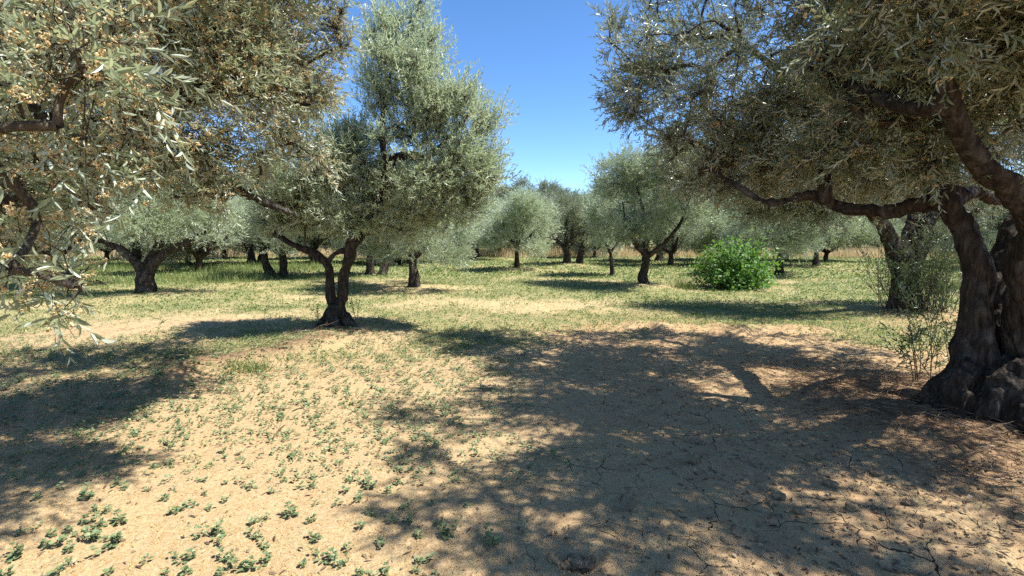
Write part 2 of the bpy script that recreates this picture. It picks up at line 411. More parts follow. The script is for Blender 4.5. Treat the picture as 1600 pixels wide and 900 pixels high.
# ------------------------------------------------------------------ olive shoots
def leaf_shape(L, wd, fold=.25, curl=.12):
    """a lanceolate blade along +Z, upper face +Y; two folded halves"""
    v = np.array([[0, 0, 0], [wd * .42, wd * fold, L * .3], [wd * .40, wd * fold, L * .66], [0, -curl * L, L], [-wd * .40, wd * fold, L * .66], [-wd * .42, wd * fold, L * .3]])
    v[2, 1] -= curl * L * .35; v[4, 1] -= curl * L * .35
    return v, np.array([[0, 3, 2, 1], [0, 5, 4, 3]])
def orient(v, d, nrm, at_):
    d = d / np.linalg.norm(d); nrm = nrm - d * np.dot(nrm, d); nrm /= np.linalg.norm(nrm)
    x = np.cross(nrm, d)
    return v @ np.stack([x, nrm, d]) + at_
def make_shoot(rng, n_pairs=7, L=.22, leaf=.058, wd=.013, bare=.15):
    V, F = [], []; k = 0
    bend = rng.normal(0, .25, 2)
    for i in range(n_pairs):
        t = bare + (1 - bare) * i / (n_pairs - 1)
        c = np.array([bend[0] * t * t * L, bend[1] * t * t * L, t * L])
        ph = i * (PI / 2) + rng.normal(0, .35)
        for s in (0, 1):
            if rng.random() < .10: continue
            a = ph + s * PI + rng.normal(0, .2)
            open_ = (.86 - .45 * t) + rng.normal(0, .2)
            rad = np.array([math.cos(a), math.sin(a), 0]); ax = np.array([bend[0] * t, bend[1] * t, 1.])
            d = rad * math.sin(open_) + ax * math.cos(open_)
            nm = ax * math.sin(open_) - rad * math.cos(open_) + rng.normal(0, .3, 3)
            sz = leaf * rng.uniform(.7, 1.15) * (1 - .35 * max(0, t - .6))
            v, f = leaf_shape(sz, wd * rng.uniform(.85, 1.2) * (sz / leaf), rng.uniform(.1, .4), rng.uniform(-.05, .22))
            V.append(orient(v, d, nm, c)); F.append(f + k); k += len(v)
    return np.concatenate(V), np.concatenate(F)
OCT_V = np.array([[0, 0, 1.2], [0, 0, -1.2], [1, 0, 0], [-1, 0, 0], [0, 1, 0], [0, -1, 0]], float)
OCT_F = np.array([[0, 2, 4], [0, 4, 3], [0, 3, 5], [0, 5, 2], [1, 4, 2], [1, 3, 4], [1, 5, 3], [1, 2, 5]])
def make_panicle(rng, nb=20, L=.036):
    V, F = [], []
    for i in range(nb):
        t = rng.uniform(.15, 1); a = rng.uniform(0, 6.28); w = .015 * (1.1 - t)
        c = np.array([w * math.cos(a), w * math.sin(a), t * L]); s = rng.uniform(.0013, .0034)
        q = frames(rng.normal(0, 1, (1, 3)), np.zeros(1))[0]
        V.append((OCT_V * s * rng.uniform(.35, 1.9, 3)) @ q.T + c); F.append(OCT_F + 6 * i)
    return np.concatenate(V), np.concatenate(F)

def build_tree(seed, stems, lobes, shoots=50, spread=.26, leaf=.058, wd=.0125, pairs=7, up=.45, blossom=0.0, leafmat=OLIVE,
               voxel=.03, gnarl=.02, twigs=True, droop=0.0, fork=.9, shoot_len=.22, clear=None):
    """stems: list of (points, radii, resample); lobes: (centre, radii, clumps). Returns meshes in tree-local metres."""
    rng = np.random.default_rng(seed)
    tg = Geo(); nodes = []; nrad = []
    for pts, rad, ns in stems:
        p = spline(pts, ns); r = np.interp(np.linspace(0, 1, ns), np.linspace(0, 1, len(rad)), rad)
        w = rng.normal(0, 1, (ns, 3)); w = (w + np.roll(w, 1, 0) + np.roll(w, -1, 0)) / 3; w[0] = 0
        p = p + w * r[:, None] * .22
        tube(tg, p, r, 14, 0, .13, rng)
        m = p[:, 2] > fork
        nodes += list(p[m]); nrad += list(r[m])
    tme = tg.mesh("trunk", [BARK], True)
    if voxel:
        tmp = bpy.data.objects.new("trunk_tmp", tme); COL.objects.link(tmp)
        md = tmp.modifiers.new("fuse", 'REMESH'); md.mode = 'VOXEL'; md.voxel_size = voxel; md.use_smooth_shade = True
        dg = bpy.context.evaluated_depsgraph_get()
        new = bpy.data.meshes.new_from_object(tmp.evaluated_get(dg)); bpy.data.objects.remove(tmp); bpy.data.meshes.remove(tme)
        tme = new; tme.name = "trunk"
        nv = len(tme.vertices); co = np.empty(nv * 3, np.float32); no = np.empty(nv * 3, np.float32)
        tme.vertices.foreach_get("co", co); tme.vertex_normals.foreach_get("vector", no)
        co = co.reshape(-1, 3); no = no.reshape(-1, 3)
        d = np.array([mnoise.noise((c[0] * 9 + seed, c[1] * 9, c[2] * 2.4)) + .6 * mnoise.noise((c[0] * 20 + seed, c[1] * 20, c[2] * 7)) + .9 * mnoise.noise((c[0] * 4, c[1] * 4 + seed, c[2] * 3.2)) + 2.0 * (.33 - abs(mnoise.noise((c[0] * 15, c[1] * 15 + seed, c[2] * 2.0 + c[0] * 3)))) + .5 * (.3 - abs(mnoise.noise((c[0] * 34, c[1] * 34, c[2] * 7)))) for c in co])
        fall = np.clip(1.25 - co[:, 2] * .35, .35, 1.25)
        co = co + no * (d * gnarl * fall)[:, None]
        tme.vertices.foreach_set("co", co.astype(np.float32).ravel()); tme.update()
        if not tme.materials: tme.materials.append(BARK)
        tme.polygons.foreach_set("use_smooth", np.ones(len(tme.polygons), bool))
    # clumps
    cl = []; cdens = []
    ctr = np.mean([np.asarray(l_[0]) for l_ in lobes], axis=0)
    for lb in lobes:
        c, r, k = lb[:3]; dens = lb[3] if len(lb) > 3 else 1.0
        c = np.asarray(c, float); r = np.asarray(r, float) if np.ndim(r) else np.full(3, float(r))
        d = unit(rng.normal(0, 1, (k, 3))); q = rng.uniform(.12, 1, (k, 1)) ** .42
        cl.append(c + d * q * r * .9); cdens += [dens] * k
    cl = np.concatenate(cl); cdens = np.array(cdens)
    if clear is not None:
        keep = ~clear(cl); cl = cl[keep]; cdens = cdens[keep]
    ok = cl[:, 2] > .55; cl = cl[ok]; cdens = cdens[ok]
    bgeo = Geo()
    nodes = np.array(nodes); nrad = np.array(nrad)
    dist = np.min(np.linalg.norm(cl[:, None] - nodes[None], axis=2), axis=1)
    order = np.argsort(dist)
    NP = list(nodes); par = [-1] * len(nodes); paths = []; ends = {}
    arr = np.array(NP)
    for ci in order:
        t = cl[ci]; dv = t - arr; dd = np.linalg.norm(dv, axis=1)
        cost = dd + .35 * np.maximum(0, -(dv[:, 2])) - .0
        j = int(np.argmin(cost)); s = arr[j]; L = dd[j]
        ns = max(3, min(9, int(L / .12) + 2)); u = np.linspace(0, 1, ns)[:, None]
        mid = (s + t) / 2 + rng.normal(0, .10, 3) * L + np.array([0, 0, .10 * L])
        p = (1 - u) ** 2 * s + 2 * u * (1 - u) * mid + u ** 2 * t
        base = len(NP); ids = [j] + list(range(base, base + ns - 1))
        for q in range(1, ns): NP.append(p[q]); par.append(ids[q - 1])
        arr = np.vstack([arr, p[1:]]); paths.append(ids)
    NP = np.array(NP); cnt = np.zeros(len(NP)); 
    for ids in paths: cnt[ids[-1]] += 1
    for i in range(len(NP) - 1, -1, -1):
        if par[i] >= 0: cnt[par[i]] += cnt[i]
    for ids in paths:
        rr = .0042 * np.maximum(cnt[ids], 1) ** .52 + .002
        rr[0] = min(rr[0], rr[1] * 1.15)
        if ids[0] < len(nrad): rr = np.minimum(rr, nrad[ids[0]] * .85)
        if len(ids) >= 2: tube(bgeo, NP[ids], rr, 6 if twigs else 4, 0, cap=False)
    # shoots
    ns = np.maximum(1, (shoots * cdens * rng.uniform(.25, 1.75, len(cl)))).astype(int)
    own = np.repeat(np.arange(len(cl)), ns); N = len(own)
    off = rng.normal(0, 1, (N, 3)) * spread; off[:, 2] *= .9
    base = cl[own] + off
    dr = unit(off) * .7 + unit(base - ctr) * .45 + rng.normal(0, .38, (N, 3)); dr[:, 2] += up - droop * (rng.random(N) ** 1.0)
    dr = unit(dr)
    base = base - dr * shoot_len * .5
    good = base[:, 2] > .45
    if clear is not None: good &= ~clear(base + dr * shoot_len * .5)
    base, dr, own = base[good], dr[good], own[good]; N = len(base)
    cg = Geo(); rot = frames(dr, rng.uniform(0, 6.28, N)); sc = rng.uniform(.75, 1.25, N)
    T = 10; pick = rng.integers(0, T, N)
    trng = np.random.default_rng(seed + 500)
    for t in range(T):
        tv, tf = make_shoot(trng, pairs, shoot_len, leaf, wd)
        m = pick == t; cg.scatter(tv, tf, base[m], rot[m], sc[m], 0)
    if twigs:
        e = base + dr * (shoot_len * .85 * sc)[:, None]; s = cl[own]
        mid = (s + base) / 2 + rng.normal(0, .03, (N, 3))
        P = np.stack([s, mid, base, e], 1); rad = np.array([.0028, .0024, .0018, .0009])
        a = np.arange(3) * 2 * PI / 3
        f3 = frames(e - s, np.zeros(N))
        ringo = np.einsum('nij,kj->nki', f3, np.stack([np.cos(a), np.sin(a), 0 * a], 1))
        V = P[:, :, None, :] + ringo[:, None] * rad[None, :, None, None]
        i = np.arange(3)[:, None]; j = np.arange(3)[None]
        f = np.stack([i * 3 + j, i * 3 + (j + 1) % 3, (i + 1) * 3 + (j + 1) % 3, (i + 1) * 3 + j], -1).reshape(-1, 4)
        bgeo.add(V.reshape(-1, 3), (f[None] + (np.arange(N) * 12)[:, None, None]).reshape(-1, 4))
    out = dict(trunk=tme, branches=bgeo.mesh("branches", [TWIG], True), crown=cg.mesh("crown", [leafmat], False))
    if blossom > 0:
        fg = Geo(); m0 = np.nonzero(rng.random(N) < blossom)[0]; m0 = np.concatenate([m0, m0[rng.random(len(m0)) < .9], m0[rng.random(len(m0)) < .7], m0[rng.random(len(m0)) < .5]])
        tt = rng.uniform(.05, .8, len(m0))[:, None]
        loc = base[m0] + dr[m0] * tt * shoot_len; fd = unit(dr[m0] * .5 + rng.normal(0, .8, (len(m0), 3)))
        fr = frames(fd, rng.uniform(0, 6, len(m0))); pk = rng.integers(0, 5, len(m0))
        for t in range(5):
            tv, tf = make_panicle(trng); m = pk == t
            fg.scatter(tv, tf, loc[m], fr[m], rng.uniform(.7, 1.25, m.sum()))
        out['blossoms'] = fg.mesh("blossoms", [BLOSSOM], False)
    return out
def plant_tree(meshes, loc, label, rz=0, group="olive trees of the grove", scale=1.0):
    z = float(gz(loc[0], loc[1]))
    r = empty("olive_tree", (loc[0], loc[1], z), rz); r.scale = (scale,) * 3
    tag(r, label, "olive tree", group)
    for k in ("trunk", "branches", "crown", "blossoms"):
        if k in meshes:
            o = link(k, meshes[k], r)
            if k == "blossoms": o["kind"] = "stuff"
    return r

# ---- the middle tree: forked trunk left of centre
def loc_of(B, u, v, Y):
    p = at(u, v, Y); return np.array([p[0] - B[0], p[1] - B[1], p[2]])
def tr(B, pts, dy=0.0):
    return [loc_of(B, q[0], q[1], B[1] + dy + (q[2] if len(q) > 2 else 0)) for q in pts]
B = MAIN
stems = [
    ([(0, 0, -.15), *tr(B, [(524, 500), (520, 480), (515, 448), (511, 424, .05), (484, 407, .1), (452, 392, .2), (420, 372, .35), (395, 340, .4)])], [.135, .10, .078, .066, .062, .058, .05, .04, .03, .02], 30),
    ([(.08, .02, -.15), *tr(B, [(531, 500), (535, 480), (538, 447, -.05), (546, 415, -.1), (550, 390, -.1), (566, 363, -.1), (586, 330, -.15), (606, 290, -.2), (598, 235, -.2), (602, 170, -.1), (622, 90, 0)])], [.125, .095, .078, .072, .07, .068, .064, .058, .05, .042, .032, .02], 40),
    ([*tr(B, [(586, 330, -.15), (607, 287, -.25), (614, 263, -.3), (634, 257, -.3), (668, 258, -.3), (705, 225, -.2), (735, 190, -.1)])], [.085, .075, .065, .06, .05, .035, .02], 22),
    ([*tr(B, [(550, 395, -.1), (575, 372, .2), (615, 350, .5), (660, 320, .7), (700, 290, .8)])], [.08, .07, .055, .04, .025], 16),
    ([*tr(B, [(549, 380, -.1), (545, 340, .3), (530, 280, .6), (520, 220, .8)])], [.08, .06, .045, .025], 14),
    ([*tr(B, [(511, 424, .05), (527, 408, .0), (546, 404, -.1)])], [.04, .035, .035], 6),
    ([(-.03, 0, .30), (-.17, -.04, .08), (-.42, -.12, -.12)], [.09, .085, .04], 10), ([(.06, 0, .28), (.22, -.08, .06), (.46, -.2, -.12)], [.09, .08, .04], 10),
    ([(0, -.04, .34), (.02, -.18, .10), (.08, -.42, -.12)], [.09, .09, .04], 10),
]
q = lambda u, v, dy, r, k, d=1.0: (loc_of(B, u, v, B[1] + dy), np.array(r), k, d)
lobes = [q(630, 75, .0, (.62, .6, .75), 26, .85), q(622, 135, .1, (.66, .8, .7), 22), q(655, 160, -.2, (.8, .8, .7), 24), q(718, 215, 0, (.75, .8, .75), 30),
         q(590, 240, .1, (.85, .95, .7), 30), q(725, 280, -.1, (.6, .8, .5), 20), q(660, 300, .2, (.9, 1.0, .55), 30), q(500, 330, .2, (.85, .9, .6), 24),
         q(430, 335, .3, (.6, .7, .5), 14), q(620, 350, .3, (.85, .9, .35), 20), q(540, 270, .5, (.6, .7, .6), 14), q(385, 255, -.4, (.85, .8, .75), 24), q(470, 270, .0, (.7, .8, .6), 22), q(400, 335, .1, (.6, .7, .45), 16), q(470, 350, .1, (.6, .7, .32), 16), q(565, 352, .2, (.5, .6, .28), 12), q(705, 335, .1, (.6, .6, .4), 14)]
def clearA(P):
    u, v = sight(P[:, 0] + B[0], P[:, 1] + B[1], P[:, 2]); w = vnoise(P[:, 2] * 2.5, P[:, 1] * 2.5, 9) - .5
    return (u < np.interp(v, [-50, 60, 130, 200, 260], [575, 562, 556, 548, 400]) + 26 * w)
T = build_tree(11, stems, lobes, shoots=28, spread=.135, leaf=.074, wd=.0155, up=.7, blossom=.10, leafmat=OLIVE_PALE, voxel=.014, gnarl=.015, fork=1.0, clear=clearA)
plant_tree(T, B, "forked olive tree left of the open lane, its spiky crown tallest against the sky")

# ---- the big flowering tree at the left edge; its trunk stands outside the picture
B = (-4.8, 3.6)
D = lambda x, y, z: np.array([x * .83 - B[0], y * .83 - B[1], 1.6 + (z - 1.6) * .86])
stems = [
    ([(0, 0, -.2), (.03, 0, .4), (.08, .05, 1.0)], [.27, .21, .18], 16),
    ([(.0, 0, .75), D(-5.2, 4.4, 1.4), D(-4.5, 4.6, 2.1), D(-3.7, 4.9, 2.7), D(-2.9, 5.2, 3.0), D(-2.1, 5.3, 2.9)], [.2, .16, .12, .09, .06, .03], 26),
    ([(.0, 0, .8), D(-5.3, 4.2, 1.6), D(-4.7, 3.9, 2.4), D(-3.9, 3.5, 2.6), D(-3.1, 2.9, 2.5), D(-2.3, 2.3, 2.3), D(-1.7, 1.9, 2.0)], [.2, .15, .11, .08, .055, .035, .018], 28),
    ([(.0, 0, .8), D(-5.4, 4.5, 1.8), D(-4.8, 4.8, 3.0), D(-4.0, 5.0, 4.0), D(-3.2, 5.1, 4.7)], [.18, .15, .11, .07, .03], 22),
    ([D(-3.9, 4.85, 2.6), D(-3.4, 5.2, 2.3), D(-2.8, 5.4, 2.0), D(-2.3, 5.4, 1.8)], [.06, .05, .035, .02], 12),
    ([(0, 0, .8), (-.5, .1, 1.7), (-1.2, .3, 2.7), (-1.5, .4, 3.5)], [.18, .14, .09, .04], 16),
]
lobes = [(D(-2.75, 5.2, 2.9), (1.0, 1.0, 1.0), 56, 1.1), (D(-3.1, 5.0, 4.1), (1.1, 1.0, 1.0), 46), (D(-2.75, 5.1, 2.05), (.95, .8, .45), 34), (D(-3.9, 4.2, 3.3), (1.1, 1.0, 1.0), 44, .8),
         (D(-3.5, 3.2, 3.0), (.8, .7, .7), 22, .7), (D(-2.25, 2.3, 2.6), (.5, .5, .45), 11, .6), (D(-1.75, 1.78, 2.15), (.26, .3, .32), 7, .5), (D(-2.2, 2.45, 1.75), (.34, .3, .34), 12, .65), (D(-1.9, 2.05, 1.55), (.25, .25, .3), 6, .5),
         (D(-3.3, 3.6, 1.85), (.75, .5, .42), 14, .6), (D(-4.6, 5.2, 4.2), (1.3, 1.2, 1.1), 30), (D(-5.6, 4.4, 3.6), (1.3, 1.3, 1.0), 24, .8), (D(-6.6, 4.6, 3.2), (1.2, 1.3, 1.1), 20, .8), (D(-4.6, 5.4, 2.6), (1.0, .9, .8), 24),
         (D(-2.2, 5.6, 3.9), (.75, .8, .9), 26), (D(-2.05, 5.3, 2.5), (.5, .6, .7), 22), (D(-3.7, 7.3, 3.5), (1.1, .9, .9), 34), (D(-4.6, 6.8, 3.9), (1.0, 1.0, .9), 26), (D(-1.1, 2.95, 3.8), (.75, .6, .4), 14), (D(-1.9, 3.3, 3.6), (.7, .6, .5), 14), (D(-1.1, 3.5, 3.9), (.7, .5, .35), 14)]  # last lobes hang out of view, added to cast the lower left shadow
def clearB(P):                                   # foliage cut by sight line and to shape the shadow it casts
    x, y, z = P[:, 0] + B[0], P[:, 1] + B[1], P[:, 2]
    w = vnoise(y * 2.1 + x, z * 2.1, 8) - .5
    u, v = sight(x, y, z)
    low = np.interp(u, [-200, 90, 150, 190, 300, 380, 480, 560], [560, 515, 420, 300, 290, 335, 365, 370]) + 90 * w
    sx, sy = x - .62 * z, y + .14 * z
    su, sv = sight(sx, np.maximum(sy, .3), 0 * z)
    w2 = vnoise(sx * 3.1, sy * 3.1, 18) - .5
    gap = (sv > 588 + 24 * w2) & (sv < 625) & (su > 40) & (v > 170) & (vnoise(x * 4.2, z * 4.2, 28) > .36)
    return gap | (y < 1.15) | ((u > 522 + 60 * w) & (v > -60)) | ((v > low) & (y < 6.5)) | ((su > 215 + 170 * w2) & (sv > 618)) | ((sv > 850) & (su > 0))
T = build_tree(23, stems, lobes, shoots=33, spread=.14, leaf=.053, wd=.0125, up=.15, droop=.45, blossom=.95, leafmat=OLIVE_NEAR, voxel=.03, gnarl=.03, fork=1.0, clear=clearB)
plant_tree(T, B, "flowering olive tree filling the upper left corner with tan blossom and hanging sprays")

# ---- the big dark tree at the right edge
B = NEAR_R
D = lambda x, y, z: np.array([x - B[0], y - B[1], z])
stems = [
    ([(-.1, .05, -.25), *tr(B, [(1512, 600), (1520, 553), (1522, 500), (1518, 440, .05), (1500, 390, .1), (1482, 357, .1), (1462, 300, .2), (1420, 230, .4), (1370, 150, .7)])], [.21, .155, .105, .092, .088, .085, .08, .06, .045, .025], 40),
    ([*tr(B, [(1484, 357, .1), (1433, 353, .2), (1387, 365, .35), (1333, 360, .5), (1300, 353, .6), (1267, 337, .7), (1200, 347, .9), (1150, 318, 1.1), (1100, 290, 1.4)])], [.068, .062, .055, .05, .046, .038, .03, .022, .014], 34),
    ([*tr(B, [(1290, 350, .6), (1287, 305, .65), (1280, 250, .9), (1255, 190, 1.2), (1200, 130, 1.5), (1120, 60, 1.9)])], [.055, .05, .045, .04, .03, .02], 20),
    ([(.05, .1, -.25), *tr(B, [(1562, 590), (1560, 515, .1), (1550, 455, .2), (1568, 413, .25), (1590, 370, .3), (1640, 290, .5), (1680, 180, .9)])], [.17, .12, .072, .062, .06, .06, .055, .04], 30),
    ([(.30, -.12, -.25), *tr(B, [(1600, 600, -.15), (1602, 500, -.2), (1600, 440, -.25), (1612, 395, -.35), (1580, 345, -.5), (1535, 308, -.6), (1508, 268, -.7), (1484, 225, -.8), (1463, 165, -.85), (1430, 100, -.7), (1380, 20, -.4)])], [.24, .145, .105, .092, .086, .08, .072, .062, .052, .042, .03, .02], 46),
    ([*tr(B, [(1478, 215, -.82), (1440, 215, -.7), (1395, 206, -.5), (1340, 180, -.1), (1260, 140, .4)])], [.055, .05, .045, .035, .02], 16),
    ([*tr(B, [(1610, 400, -.3), (1680, 330, -.6), (1700, 200, -1.0), (1640, 60, -1.4), (1560, -40, -1.7)])], [.12, .10, .08, .06, .035], 20),
    ([*tr(B, [(1482, 357, .1), (1520, 335, .5), (1560, 345, .9), (1640, 320, 1.2)])], [.06, .045, .035, .02], 10),
    ([*tr(B, [(1480, 340, .1), (1430, 270, 1.0), (1380, 200, 2.0), (1300, 130, 3.0)])], [.10, .08, .06, .03], 20),
    # burls and root lobes at the foot
    ([(-.38, -.05, -.3), (-.42, -.10, .0), (-.42, -.12, .16), (-.35, -.10, .28), (-.24, -.05, .40)], [.12, .15, .145, .10, .03], 16), ([(-.2, -.2, -.3), (-.22, -.26, .05), (-.17, -.24, .22), (-.06, -.15, .42)], [.16, .19, .15, .03], 14),
    ([(.05, -.25, -.3), (.06, -.33, .02), (.10, -.27, .18), (.14, -.15, .36)], [.16, .17, .14, .03], 14), ([(.32, -.25, -.3), (.33, -.30, .05), (.34, -.22, .3), (.32, -.14, .5)], [.14, .15, .11, .03], 14),
    ([(-.24, -.24, .26), (-.08, -.30, .37), (.08, -.29, .36), (.17, -.25, .27)], [.05, .075, .08, .03], 12),
    ([(-.3, 0, .30), (-.46, .03, .06), (-.66, .1, -.2)], [.08, .09, .05], 10), ([(-.1, -.2, .3), (-.22, -.52, .04), (-.34, -.9, -.2)], [.10, .10, .05], 10),
]
lobes = [(D(2.3, 6.4, 3.4), (1.15, 1.2, 1.1), 48, .75), (D(2.6, 7.4, 4.5), (1.2, 1.2, 1.1), 40, .8), (D(3.4, 4.8, 4.0), (1.5, 1.4, 1.0), 54, 1.1), (D(4.7, 6.4, 3.3), (1.5, 1.4, 1.1), 60, 1.2),
         (D(4.5, 3.4, 3.0), (1.2, 1.1, .9), 46, 1.3), (D(2.9, 5.2, 2.75), (1.0, .9, .75), 34), (D(3.0, 3.8, 3.3), (1.1, .8, .7), 40, 1.1), (D(2.2, 5.6, 2.6), (.65, .7, .55), 20, .8),
         (D(5.7, 5.0, 4.4), (1.5, 1.6, 1.1), 40), (D(3.5, 7.6, 2.9), (1.0, .9, .8), 30), (D(2.6, 2.9, 2.8), (.75, .5, .5), 30, 1.1), (D(3.2, 3.0, 2.7), (.5, .5, .5), 16, 1.1), (D(2.1, 3.6, 4.5), (1.0, 1.1, .7), 20, .7), (D(4.2, 8.0, 4.0), (1.6, 1.0, 1.2), 38, .9), (D(2.4, 2.5, 4.3), (.9, .8, .6), 17, .7), (D(3.7, 2.4, 3.9), (1.1, .8, .7), 26), (D(3.0, 1.9, 4.1), (1.2, .7, .6), 26), (D(4.5, 1.9, 4.0), (1.2, .7, .7), 24, .9),
         (D(2.6, 6.3, 2.2), (.7, .7, .4), 16), (D(3.9, 5.6, 2.35), (1.0, .8, .35), 18), (D(1.6, 6.9, 3.7), (.6, .8, .9), 20, .7), (D(6.2, 6.6, 3.4), (1.3, 1.3, 1.0), 28), (D(5.3, 5.4, 2.6), (1.0, .8, .6), 24), (D(3.35, 3.2, 2.4), (.5, .45, .4), 12, .9), (D(4.6, 6.0, 2.1), (1.0, .8, .3), 18), (D(3.0, 5.7, 2.1), (.9, .6, .3), 16), (D(2.3, 6.1, 2.1), (.6, .6, .3), 10), (D(3.2, 3.9, 2.2), (.6, .35, .4), 18, 1.0), (D(2.75, 3.9, 2.6), (.5, .4, .4), 14), (D(3.0, 4.6, 2.2), (.5, .4, .25), 12)]
def clearC(P):  # crown outline cut by sight line and to set its ground shadow's edges
    x, y, z = P[:, 0] + B[0], P[:, 1] + B[1], P[:, 2]
    sx, sy = x - .62 * z, np.maximum(y + .14 * z, .3)
    w = (vnoise(y * 2.3, z * 2.3, 5) - .5)
    return (y < 1.25) | ((y < 1.9) & (z < 3.2)) | (x / y < .165 + .06 * w + .05 * np.clip((1.9 - z), 0, 1)) | ((sx / sy < -.25 + .14 * w) & (sy < 6)) | (sy + sx * .1 > 8.0 + .6 * w + 3 * (sx > 3.4))
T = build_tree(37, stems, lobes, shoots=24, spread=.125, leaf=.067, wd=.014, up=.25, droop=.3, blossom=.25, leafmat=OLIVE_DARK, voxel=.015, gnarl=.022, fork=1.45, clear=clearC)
rootC = plant_tree(T, B, "massive gnarled olive tree at the right edge with several stems on a burled foot")

# ---- the tree right behind it
B = REAR_R
stems = [
    ([(0, 0, -.2), *tr(B, [(1412, 470), (1412, 440), (1405, 410), (1392, 385), (1378, 360, -.1), (1350, 335, -.3), (1310, 290, -.5), (1290, 230, -.6)])], [.34, .25, .21, .17, .14, .11, .08, .06, .03], 30),
    ([(.1, 0, -.2), *tr(B, [(1418, 470), (1422, 440), (1432, 405, .1), (1440, 370, .2), (1470, 320, .4), (1500, 260, .6)])], [.30, .23, .2, .16, .13, .09, .05], 24),
    ([*tr(B, [(1412, 410), (1420, 370, .5), (1430, 300, 1.0), (1420, 220, 1.2)])], [.13, .09, .07, .03], 14),
]
q = lambda u, v, dy, r, k, d=1.0: (loc_of(B, u, v, B[1] + dy), np.array(r), k, d)
lobes = [q(1300, 280, -.3, (1.2, 1.2, .9), 30), q(1230, 300, .2, (.9, 1, .8), 20), q(1400, 210, .2, (1.5, 1.5, 1.1), 44), q(1520, 240, .5, (1.4, 1.3, 1.0), 30), q(1320, 170, .6, (1.3, 1.3, 1.0), 26), q(1180, 300, .5, (.8, .8, .7), 22), q(1260, 335, .3, (.9, .9, .3), 16), q(1500, 330, .6, (1.1, .9, .5), 18), q(1450, 130, 0, (1.4, 1.4, .8), 22)]
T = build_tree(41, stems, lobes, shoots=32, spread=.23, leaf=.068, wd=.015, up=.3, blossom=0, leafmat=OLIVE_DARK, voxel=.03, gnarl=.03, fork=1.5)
rootD = plant_tree(T, B, "olive tree with a thick pale trunk wrapped in suckers behind the right edge tree")

# ---- spreading tree on the left
B = L_TREE
stems = [
    ([(0, 0, -.2), *tr(B, [(227, 445), (227, 428)])], [.24, .18, .15], 12),
    ([*tr(B, [(226, 440), (216, 420), (201, 406), (188, 396), (170, 388), (140, 375, -.2), (110, 350, -.3)])], [.12, .11, .095, .085, .07, .05, .03], 24),
    ([*tr(B, [(230, 440), (239, 420), (257, 404), (280, 392), (303, 380), (330, 360, .2), (350, 330, .3)])], [.12, .11, .095, .08, .07, .05, .03], 24),
    ([*tr(B, [(230, 436), (233, 413, .2), (247, 393, .2), (249, 376, .2), (250, 340, .3), (245, 300, .4)])], [.10, .10, .09, .08, .06, .03], 20),
    ([*tr(B, [(214, 408, .1), (212, 390, .4), (205, 355, .7), (190, 310, .9)])], [.10, .08, .06, .03], 12),
]
q = lambda u, v, dy, r, k, d=1.0: (loc_of(B, u, v, B[1] + dy), np.array(r), k, d)
lobes = [q(230, 325, 0, (1.1, 1.2, .8), 34), q(170, 320, -.2, (1.0, 1.1, .8), 30), q(300, 320, .2, (1.0, 1.0, .8), 30), q(235, 270, .3, (1.3, 1.2, .7), 30), q(110, 330, 0, (.8, .9, .6), 18), q(350, 345, .3, (.7, .8, .5), 16), q(230, 360, -.3, (.9, .8, .25), 12)]
T = build_tree(53, stems, lobes, shoots=32, spread=.22, leaf=.070, wd=.016, up=.35, leafmat=OLIVE_PALE, voxel=.025, gnarl=.022, fork=.95, twigs=False)
plant_tree(T, B, "spreading olive tree on the left, low dark trunk dividing into three wide limbs")

# ---- generic trees for the rows behind
def random_tree(seed, h, w, trunk_r, fork, nl=3, leafmat=OLIVE, shoots=36, clumps=120, leaf=.078, twin=False, lean=.0, low=.24, pairs=6):
    rng = np.random.default_rng(seed); st = []
    top = np.array([rng.normal(0, .06) + lean, rng.normal(0, .06), fork])
    st.append(([(0, 0, -.15), top * .45 + rng.normal(0, .03, 3), top], [trunk_r * 1.15, trunk_r * .75, trunk_r * .65], 12))
    if twin:
        o = np.array([trunk_r * 3.2, .1, 0]); st.append(([o * .8 + (0, 0, -.15), o + (.05, 0, fork * .5), o + (.2, 0, fork * 1.1), o + (.5, .1, fork * 1.9)], [trunk_r * 1.1, trunk_r * .75, trunk_r * .6, .04], 14))
    a0 = rng.uniform(0, 6.28)
    for i in range(nl):
        a = a0 + i * 2 * PI / nl + rng.normal(0, .3); o = np.array([math.cos(a), math.sin(a), 0])
        r = w * .5 * rng.uniform(.4, .6)
        st.append(([top - (0, 0, .12), top + o * r * .4 + (0, 0, .3), top + o * r * .8 + (0, 0, h * .22), top + o * r + (0, 0, (h - fork) * .5)], [trunk_r * .52, trunk_r * .42, trunk_r * .3, .02], 16))
    st.append(([top - (0, 0, .1), top + (rng.normal(0, .1), rng.normal(0, .1), (h - fork) * .4), (rng.normal(0, .2), rng.normal(0, .2), h * .8)], [trunk_r * .45, trunk_r * .34, .02], 14))
    lb = []
    cz = h * (low + 1) / 2
    for i in range(9):
        a = rng.uniform(0, 6.28); rr = w * .5 * rng.uniform(.3, .74); q_ = rng.uniform(.55, 1.25)
        c = np.array([math.cos(a) * rr, math.sin(a) * rr, rng.uniform(h * low + .3, h * .86)])
        lb.append((c, (w * .24 * q_, w * .24 * q_, h * .16 * rng.uniform(.8, 1.6)), int(clumps / 9 * q_)))
    lb.append((np.array([0, 0, cz]), (w * .36, w * .36, h * .26), clumps // 6)); lb.append((np.array([rng.normal(0, .2), 0, h * .84]), (w * .2, w * .2, h * .14), clumps // 10))
    return build_tree(seed, st, lb, shoots=shoots, spread=.165, leaf=leaf, wd=leaf * .24, up=.4, leafmat=leafmat, voxel=.03, gnarl=.016, twigs=False, fork=fork * .95, pairs=pairs)

